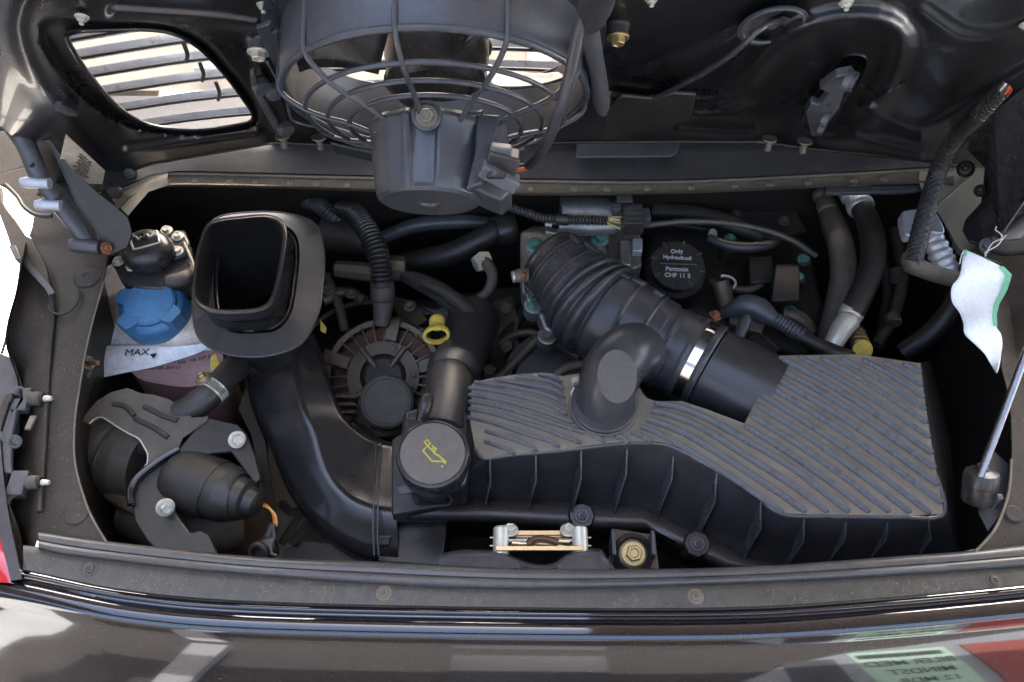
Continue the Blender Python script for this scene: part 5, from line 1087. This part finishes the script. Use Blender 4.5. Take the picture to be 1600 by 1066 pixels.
# ---------------- throttle body ----------------
tb_ = thing('throttle_body', 'cast aluminium throttle body with green bolts behind the intake hose', 'throttle body', W(890, 380, -.1))
pslab('flange_plate', [(813, 362), (830, 352), (870, 352), (885, 368), (930, 345), (960, 352), (972, 372), (975, 420), (900, 480), (880, 520), (850, 515), (838, 480), (815, 455), (813, 420)], -.105, .035, ALU, tb_, .004)
pslab('casting_block', [(945, 345), (1000, 350), (1003, 415), (975, 425), (950, 400)], -.1, .05, ALUC, tb_, .003)
pslab('casting_rib', [(968, 375), (986, 375), (986, 415), (970, 412)], -.09, .02, ALU, tb_, .002)
pslab('casting_rib', [(988, 372), (1004, 372), (1004, 392), (988, 392)], -.088, .02, ALUB, tb_, .0015)
ptube('actuator_drum', [(874, 332, -.075, 6), (876, 332, -.075, 24), (882, 332, -.075, 26), (930, 333, -.075, 26), (962, 336, -.075, 26), (990, 338, -.075, 20)], ALU, tb_, seg=36, step=.002)
ptube('shaft_housing', [(852, 350, -.08, 9), (875, 352, -.08, 13), (910, 354, -.08, 15), (960, 352, -.08, 14)], ALU, tb_, seg=20)
pslab('flange_ear', [(852, 345), (866, 338), (876, 352), (870, 366), (852, 362)], -.075, .01, ALU, tb_, .002)
p = W(868, 353, -.072); lathe('ear_hole', [(.0001, .0005), (.005, .0005), (.0055, -.001)], p, (0, 0, 1), INK, tb_, 16)
for k, (x, y) in enumerate(((836, 384), (937, 374), (834, 478), (855, 526))):
    p = W(x, y, -.098 if k < 3 else -.12); lathe('bolt_boss', [(.014, -.02), (.013, .002), (.009, .003)], p, (.0, -.1, 1), ALU, tb_, 20)
    bolt('bolt', p+V((0, 0, .002)), (.0, -.2, 1), 8.5*S(p), GREEN if k < 3 else ALUC, tb_)
pslab('lower_clamp_ear', [(818, 440), (838, 446), (836, 470), (824, 470)], -.09, .01, ALU, tb_, .002)
# harness to the connector
hn = thing('sensor_harness', 'grey corrugated wiring harness ending in a square black connector above the throttle', 'wiring harness', W(880, 340, -.04))
ptube('corrugated_tube', [(765, 316, -.06, 6.5), (790, 322, -.05, 7), (815, 330, -.045, 7.3), (845, 340, -.042, 7.8), (875, 343, -.04, 8), (905, 344, -.04, 8), (950, 345, -.04, 8)], RUBG, hn, seg=18, corr=(.0045, .0022))
ptube('tape_wrap', [(868, 343, -.040, 9), (888, 344, -.04, 9)], RUB, hn, seg=14)
for k, mt in enumerate((YEW, WINK, YEW, EMB, YEW)):
    ptube('wire', [(948, 343+k*1.2, -.038, 1.3), (958, 340+k*3.2, -.036, 1.3), (972, 339+k*5, -.036, 1.3)], mt, hn, seg=6)
R1 = rotz(-1)
box('connector_body', W(988, 344, -.04), (.027, .034, .026), RUBG, hn, rotz(2), .0012)
box('connector_top', W(975, 317, -.04), (.022, .012, .018), GREYP, hn, rotz(2), .001)
box('connector_latch', W(963, 328, -.036), (.012, .010, .014), GREYP, hn, rotz(2), .001)
box('connector_plug', W(1007, 341, -.042), (.014, .020, .018), GREYP, hn, rotz(2), .001)
for k in range(4): box('connector_rib', W(972, 336+k*7, -.027), (.004, .0022, .004), PL, hn, None, .0003)
for k in range(3): box('connector_rib', W(990, 333+k*8, -.0265), (.020, .0012, .0012), GREYP, hn, None, .0002)
# ---------------- hydraulic reservoir ----------------
hr = thing('hydraulic_reservoir', 'black hydraulic fluid reservoir cap with white lettering in the dark rear of the bay', 'reservoir', W(1060, 410, -.11))
c = W(1059, 414, -.1); s = S(c); ax = V((0, -.18, .98)).normalized()
lathe('reservoir_body', [(48*s, -.08), (48*s, -.02), (40*s, -.012)], c, ax, PL, hr, 48)
lathe('cap', [(42*s, -.012), (43*s, -.002), (41*s, .0), (36*s, .0006), (.0001, .0004)], c, ax, PL, hr, 64)
for k in range(8):
    a = 2*math.pi*k/8+.3; fa, fb, fc = frame(ax); u = fa*math.cos(a)+fb*math.sin(a)
    tube('grip_notch', [c+u*34*s+ax*.001, c+u*43*s+ax*.001], .0016, GREYP, hr, seg=8, raw=True)
tube('grip_bar', [c-V((29*s, -.001, -.002)), c+V((29*s, -.001, .002))], .0026, PL, hr, seg=10, raw=True)
yv = (V((0, 1, 0))-ax*ax.y).normalized()
def cpos(dx, dy): return c+V((dx*s, 0, 0))+yv*dy*s+ax*.0009
text('cap_lettering', 'Only', cpos(0, 23), (1, .03, 0), yv, .0088, WINK, hr, .0002, .0001)
text('cap_lettering', 'Hydraulicoil', cpos(0, 12), (1, -.08, 0), yv, .0082, WINK, hr, .0002, .0001)
text('cap_lettering', 'Pentosin', cpos(-2, -8), (1, -.06, 0), yv, .0092, WINK, hr, .0002, .0001)
text('cap_lettering', 'CHF 11 S', cpos(-2, -19), (1, -.06, 0), yv, .0092, WINK, hr, .0002, .0001)
# ---------------- engine pieces in the dark ----------------
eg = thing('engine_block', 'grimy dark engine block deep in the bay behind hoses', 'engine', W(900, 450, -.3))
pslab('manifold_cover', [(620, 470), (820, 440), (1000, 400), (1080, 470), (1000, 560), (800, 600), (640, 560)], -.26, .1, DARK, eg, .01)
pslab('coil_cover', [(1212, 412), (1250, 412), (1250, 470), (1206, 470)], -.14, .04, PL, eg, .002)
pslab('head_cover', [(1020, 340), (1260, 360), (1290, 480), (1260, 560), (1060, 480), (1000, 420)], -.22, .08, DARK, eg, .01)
for x, y, z in ((1141, 375, -.13), (1256, 406, -.14), (1247, 434, -.15), (1235, 486, -.16)):
    p = W(x, y, z); lathe('bolt_boss', [(.011, -.04), (.011, 0), (.008, .001)], p, (0, 0, 1), DARK, eg, 16); bolt('bolt', p, (.1, -.3, 1), 6.5*S(p), GREEN if x > 1130 else PALE, eg)
lathe('hose_ring', [(.008, 0), (.009, .003), (.007, .004)], W(1112, 367, -.13), (.5, -.4, .6), PALE, eg, 18)
ptube('ring_stub', [(1125, 440, -.13, 13), (1130, 460, -.14, 14), (1135, 485, -.15, 13)], DIRTY, eg, seg=16)
tube('snap_ring', [W(1134, 442, -.12)+V((math.cos(t)*.014, math.sin(t)*.012, 0)) for t in [-.9+.22*i for i in range(14)]], .0018, PALE, eg, seg=8, raw=True)
ptube('crossover_pipe', [(600, 420, -.2, 16), (640, 410, -.19, 17), (700, 398, -.17, 18), (745, 378, -.15, 18), (775, 360, -.14, 18), (790, 350, -.14, 20)], RUB, eg, seg=24)
ptube('vacuum_pipe', [(600, 370, -.18, 10), (650, 352, -.17, 12), (720, 346, -.17, 12), (770, 350, -.17, 10)], GREYP, eg, seg=20)
ptube('hose_collar', [(775, 362, -.13, 24), (790, 358, -.13, 27), (800, 356, -.13, 27), (806, 355, -.13, 22)], PL, eg, seg=24)
ptube('dark_box', [(505, 365, -.17, 28), (560, 372, -.17, 32), (580, 375, -.17, 30)], DARK, eg, seg=18)
ptube('dirty_clip', [(525, 420, -.15, 13), (560, 424, -.15, 15), (590, 428, -.15, 14)], DIRTY, eg, seg=8)
ptube('dirty_clip', [(600, 418, -.15, 19), (622, 420, -.15, 21), (634, 420, -.15, 18)], DIRTY, eg, seg=8)
fh = thing('fuel_hose', 'ribbed black fuel hose curving from the dirty clip down to the right', 'hose', W(700, 460, -.15))
ptube('hose_body', [(632, 432, -.15, 10), (655, 440, -.14, 14), (690, 458, -.13, 16), (725, 485, -.13, 17), (750, 515, -.14, 17), (765, 545, -.17, 16), (775, 570, -.2, 15)], RUBG, fh, seg=24)
for k in range(5):
    o = -8+k*4; ptube('hose_rib', [(655-o*.3, 440+o, -.127, 1.2), (690-o*.45, 458+o*.9, -.117, 1.2), (725-o*.6, 485+o*.75, -.117, 1.2), (750-o*.7, 515+o*.5, -.127, 1.2), (765-o*.8, 545+o*.2, -.155, 1.2)], RUB, fh, seg=5)
bf = thing('banjo_fitting', 'small brass coloured elbow fitting with thin pipe left of the throttle body', 'pipe fitting', W(755, 410, -.14))
ptube('fitting_nut', [(742, 414, -.13, 13), (750, 410, -.13, 17), (760, 406, -.13, 17), (766, 404, -.13, 12)], PALE, bf, seg=6, step=.01)
ptube('thin_pipe', [(757, 408, -.125, 9), (766, 420, -.125, 9.5), (770, 436, -.13, 9), (762, 455, -.14, 8), (745, 470, -.15, 8)], RUBD, bf, seg=16)
pu = thing('drive_pulley', 'dark drive pulley and belt under the intake hose', 'pulley', W(860, 590, -.24))
lathe('pulley_disc', [(.075, -.02), (.08, -.012), (.078, 0), (.066, .002), (.06, -.006), (.03, -.004), (.001, -.004)], W(870, 600, -.2), (0, -.35, .94), RUB, pu, 48)
tube('belt', [W(x, y, -.19) for x, y in ((760, 560), (790, 530), (830, 520), (870, 540), (905, 560))], .006, DIRTY, pu, seg=8)
ptube('pipe', [(858, 596, -.13, 7), (880, 578, -.12, 7.5), (905, 570, -.12, 8), (930, 568, -.12, 8)], DIRTY, pu, seg=14)
ptube('engine_strut', [(780, 540, -.2, 10), (830, 470, -.22, 9)], DARK, pu, seg=10)
ptube('engine_strut', [(770, 600, -.2, 7), (840, 530, -.18, 8)], DIRTY, pu, seg=10)
vh = thing('vacuum_hose', 'thin black vacuum hose looping right of the reservoir cap', 'hose', W(1160, 380, -.12))
ptube('hose_body', [(1108, 372, -.12, 7), (1125, 380, -.118, 8), (1150, 386, -.115, 8.5), (1180, 386, -.115, 8.5), (1205, 382, -.12, 7), (1215, 376, -.13, 6)], RUBG, vh, seg=16)
ptube('hose_upper', [(1020, 330, -.16, 14), (1080, 335, -.15, 15), (1140, 350, -.14, 15), (1190, 372, -.15, 13)], DARK, vh, seg=16)
# sensor elbow and wiring beside the clamp
se = thing('ignition_lead_boot', 'dusty grey elbow boot with ribbed sleeve lying behind the filter box', 'boot', W(1200, 490, -.1))
ptube('elbow_boot', [(1128, 492, -.12, 10), (1145, 486, -.11, 15), (1165, 478, -.10, 19), (1185, 483, -.098, 19), (1198, 492, -.098, 16), (1210, 500, -.098, 11)], GREYP, se, seg=24)
ptube('ribbed_sleeve', [(1204, 496, -.098, 12), (1222, 506, -.098, 12.5), (1245, 520, -.096, 12.5), (1262, 531, -.096, 12)], GREYP, se, seg=20, corr=(.005, .0015))
ptube('cable_wrap', [(1256, 528, -.092, 11), (1275, 538, -.09, 12), (1292, 546, -.088, 13), (1312, 556, -.085, 15), (1330, 560, -.09, 12)], RUB, se, seg=16)
ptube('lever_pin', [(1148, 540, -.09, 8), (1158, 518, -.085, 9.5), (1166, 499, -.08, 10), (1168, 495, -.08, 6)], GREYP, se, seg=14)
pslab('boot_bracket', [(1140, 490), (1175, 488), (1198, 500), (1190, 520), (1160, 512), (1140, 505)], -.11, .02, DIRTY, se, .002)
pslab('boot_bracket', [(1182, 515), (1218, 545), (1200, 575), (1160, 540)], -.12, .004, PL, se, .001)
tube('bright_edge', [W(1184, 518, -.115), W(1218, 546, -.115)], .0012, GREYP, se, seg=6)
ptube('pipe_lower', [(1225, 490, -.16, 12), (1250, 500, -.16, 13), (1268, 520, -.17, 12)], DIRTY, se, seg=16)
# ---------------- AC hoses on the right ----------------
ah = thing('coolant_line', 'thick black hose with crimped metal ends curving up to the cowl, the nearer of two', 'hose', W(1355, 420, -.08), 'thick hoses right of the reservoir')
ptube('hose_body', [(1346, 325, -.07, 16), (1356, 345, -.068, 18), (1364, 375, -.065, 19), (1364, 410, -.065, 19), (1352, 445, -.068, 19), (1338, 475, -.072, 19), (1330, 492, -.076, 18)], RUB, ah, seg=28)
ptube('crimp_collar', [(1322, 298, -.08, 14), (1330, 305, -.078, 18), (1334, 310, -.077, 15), (1338, 314, -.076, 18), (1344, 322, -.074, 21), (1346, 325, -.073, 21), (1347, 327, -.073, 16)], ALUB, ah, seg=28, step=.0015)
ptube('crimp_collar', [(1333, 484, -.076, 19), (1329, 492, -.077, 19.5), (1326, 498, -.078, 17), (1325, 501, -.078, 18.5), (1315, 514, -.082, 17), (1306, 530, -.086, 15), (1302, 538, -.09, 15)], PALE, ah, seg=28, step=.0015)
ah2 = thing('coolant_line', 'thick black hose with crimped metal end further back, left of its twin', 'hose', W(1310, 420, -.13), 'thick hoses right of the reservoir')
ptube('hose_body', [(1292, 325, -.12, 15), (1302, 350, -.12, 19), (1314, 385, -.12, 20), (1318, 430, -.125, 20), (1310, 475, -.135, 20), (1298, 520, -.15, 19), (1290, 560, -.17, 18)], RUBD, ah2, seg=28)
ptube('crimp_collar', [(1280, 300, -.115, 12), (1284, 306, -.115, 14), (1287, 312, -.115, 12), (1290, 318, -.115, 15), (1294, 328, -.115, 16), (1295, 331, -.115, 14)], ALUC, ah2, seg=24, step=.0015)
of2 = thing('brass_fitting', 'yellowish ribbed fitting peeking out behind the filter box', 'pipe fitting', W(1345, 540, -.1))
ptube('fitting_body', [(1332, 512, -.11, 12), (1338, 522, -.105, 14), (1342, 532, -.1, 15), (1345, 545, -.095, 16), (1347, 552, -.095, 15)], ZINC, of2, seg=24, corr=(.008, .0015))
lathe('fitting_end', [(.013, 0), (.0135, .004), (.011, .005), (.0001, .005)], W(1346, 547, -.088), (.1, -.6, .8), YEL, of2, 24)
f1 = thing('ribbed_fitting', 'pale aluminium ribbed pipe fitting with oval block behind the braided cable', 'pipe fitting', W(1460, 380, -.03))
q = zz(1150, 280, 3.5533)
prism('oval_block', [W(x, y, .005) for x, y in smoothpoly(q([(920, 190), (945, 170), (1020, 165), (1100, 175), (1140, 230), (1160, 285), (1140, 300), (1070, 290), (1000, 300), (950, 310), (930, 260)]), 3)], (0, 0, -.016), ALUB, f1, .002)
ptube('ribbed_barrel', [(1443, 356, -.012, 10), (1454, 366, -.012, 14), (1462, 382, -.015, 17.5), (1470, 400, -.02, 19), (1478, 416, -.025, 19), (1484, 430, -.03, 16)], ALUB, f1, seg=28, corr=(.0105, .0022))
f2 = thing('ribbed_fitting', 'pale aluminium ribbed pipe fitting further right touching the paper tag', 'pipe fitting', W(1495, 360, -.03))
ptube('ribbed_barrel', [(1478, 322, -.02, 9), (1486, 338, -.02, 12), (1494, 352, -.02, 15), (1500, 368, -.02, 16), (1506, 385, -.025, 16), (1510, 396, -.03, 12)], ALUB, f2, seg=26, corr=(.0105, .002))
ptube('pipe_top', [(1455, 298, -.02, 10), (1468, 308, -.02, 10), (1480, 326, -.02, 9)], GREYP, f2, seg=16)
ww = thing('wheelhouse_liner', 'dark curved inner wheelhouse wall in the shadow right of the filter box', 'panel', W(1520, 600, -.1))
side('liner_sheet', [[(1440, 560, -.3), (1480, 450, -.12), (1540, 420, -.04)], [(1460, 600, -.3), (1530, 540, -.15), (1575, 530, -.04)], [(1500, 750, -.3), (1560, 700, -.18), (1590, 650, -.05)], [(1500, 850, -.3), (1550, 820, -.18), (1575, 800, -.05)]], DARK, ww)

# ---------------- secondary pipes and looms filling the depth of the bay ----------------
lm = thing('wiring_loom', 'bundle of thin dusty wires crossing the dark middle of the bay behind the dipstick', 'wiring', W(740, 520, -.2))
for k in range(5):
    ptube('loom_wire', [(640+k*6, 470+k*5, -.2, 2.6), (700+k*3, 500-k*4, -.19, 2.6), (770, 495+k*7, -.2, 2.6), (830+k*5, 560+k*4, -.22, 2.6)], [RUB, DIRTY, GREYP, RUBD, ALUC][k], lm, seg=8)
ptube('loom_sleeve', [(690, 470, -.19, 8), (720, 492, -.185, 9), (745, 520, -.19, 8)], GREYP, lm, seg=14, corr=(.005, .0015))
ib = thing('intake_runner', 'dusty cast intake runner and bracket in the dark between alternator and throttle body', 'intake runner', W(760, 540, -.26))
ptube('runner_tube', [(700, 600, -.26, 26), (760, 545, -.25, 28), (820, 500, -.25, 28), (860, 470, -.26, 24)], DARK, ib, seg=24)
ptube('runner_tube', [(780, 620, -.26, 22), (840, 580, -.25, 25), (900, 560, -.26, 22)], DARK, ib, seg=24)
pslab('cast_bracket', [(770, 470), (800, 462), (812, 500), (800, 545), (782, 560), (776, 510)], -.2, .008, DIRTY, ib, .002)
for x, y in ((790, 480), (790, 540), (765, 575)): bolt('bolt', W(x, y, -.19), (.1, -.3, 1), .006, ALUC, ib)
fw = thing('bulkhead_bracket', 'dark stamped bracket and pipes on the rear bulkhead behind the reservoir', 'bracket', W(1120, 340, -.14))
pslab('stamped_plate', [(1030, 318), (1240, 318), (1262, 360), (1210, 372), (1100, 358), (1040, 350)], -.17, .01, DARK, fw, .003)
ptube('steel_pipe', [(1010, 352, -.13, 5), (1080, 346, -.13, 5), (1160, 352, -.13, 5), (1230, 372, -.13, 5), (1275, 400, -.15, 5)], ALUC, fw, seg=12)
ptube('steel_pipe', [(1205, 430, -.17, 6), (1180, 450, -.17, 6), (1150, 452, -.17, 6), (1110, 440, -.18, 6)], DIRTY, fw, seg=12)
pslab('relay_box', [(1170, 400), (1208, 398), (1210, 440), (1172, 442)], -.16, .04, DARK, fw, .003)
for x, y in ((1060, 336), (1150, 336), (1225, 345)): bolt('bolt', W(x, y, -.165), (0, -.3, 1), .0055, DIRTY, fw)
rb = thing('right_bay_pipework', 'grimy pipes and clips low in the dark gap right of the thick hoses', 'pipework', W(1430, 490, -.2))
ptube('pipe_run', [(1400, 360, -.2, 10), (1410, 420, -.2, 10), (1400, 480, -.21, 10), (1370, 540, -.22, 10)], DIRTY, rb, seg=14)
ptube('pipe_run', [(1340, 330, -.22, 8), (1385, 430, -.24, 8), (1378, 520, -.24, 8)], RUBD, rb, seg=14)
ptube('arched_hose', [(1500, 440, -.12, 16), (1488, 480, -.14, 16), (1455, 520, -.17, 16), (1410, 552, -.2, 15)], RUB, rb, seg=20)
ptube('heater_pipe', [(1520, 560, -.25, 14), (1525, 640, -.27, 14), (1515, 720, -.28, 14), (1520, 800, -.28, 14)], DARK, rb, seg=16)
ptube('heater_pipe', [(1550, 600, -.2, 7), (1545, 680, -.2, 7), (1535, 760, -.22, 7)], DIRTY, rb, seg=12)
for x, y, z in ((1403, 430, -.19), (1395, 500, -.2)): ptube('pipe_clip', [(x-2, y-6, z, 13), (x+1, y+6, z, 13)], ALUC, rb, seg=14)
lf = thing('cooling_fan_housing', 'grimy fan housing rim and brackets in the dark left of the alternator', 'housing', W(520, 470, -.25))
lathe('housing_rim', [(.105, -.01), (.112, 0), (.112, .01), (.105, .012)], W(575, 585, -.25), (0, -.35, .94), DARK, lf, 64, ring=True)
ptube('support_arm', [(505, 470, -.2, 9), (540, 455, -.2, 9), (570, 470, -.2, 9)], DIRTY, lf, seg=10)
ptube('support_arm', [(510, 430, -.2, 7), (530, 480, -.2, 8), (540, 520, -.2, 8)], DIRTY, lf, seg=10)
for x, y in ((512, 452), (548, 458), (640, 478), (655, 520)): bolt('bolt', W(x, y, -.18), (.1, -.3, 1), .0055, DIRTY, lf)
pslab('heat_shield', [(612, 462), (650, 470), (668, 500), (650, 512), (622, 500)], -.2, .004, DIRTY, lf, .001)

# ---------------- fixed fittings belong to the thing they are screwed to ----------------
def absorb(E, P):
    kids = [o for o in COL.objects if o.parent == E]; m_ = kids[0]; nm = E.name; lab = E.get('label'); wm = WO[m_.name].copy()
    pos = {o.name: WO[o.name].copy() for o in kids}
    m_.parent = P; m_.location = wm-WO[P.name]
    for o in kids[1:]: o.parent = m_; o.location = pos[o.name]-wm
    bpy.data.objects.remove(E); m_.name = nm; WO[m_.name] = wm
    m_['label'] = lab
for o in [o for o in COL.objects if o.parent is None and o.name.split('.')[0] in ('latch_arm', 'lid_lever', 'label_plate', 'cable_grommet', 'threaded_stud', 'rubber_mount', 'rubber_flap')]: absorb(o, lid)
for o in [o for o in COL.objects if o.parent is None and o.name.split('.')[0] in ('coolant_cap', 'tank_bolt')]: absorb(o, wt)
for o in [o for o in COL.objects if o.parent is None and o.name.split('.')[0] == 'rubber_stop']: absorb(o, lc)
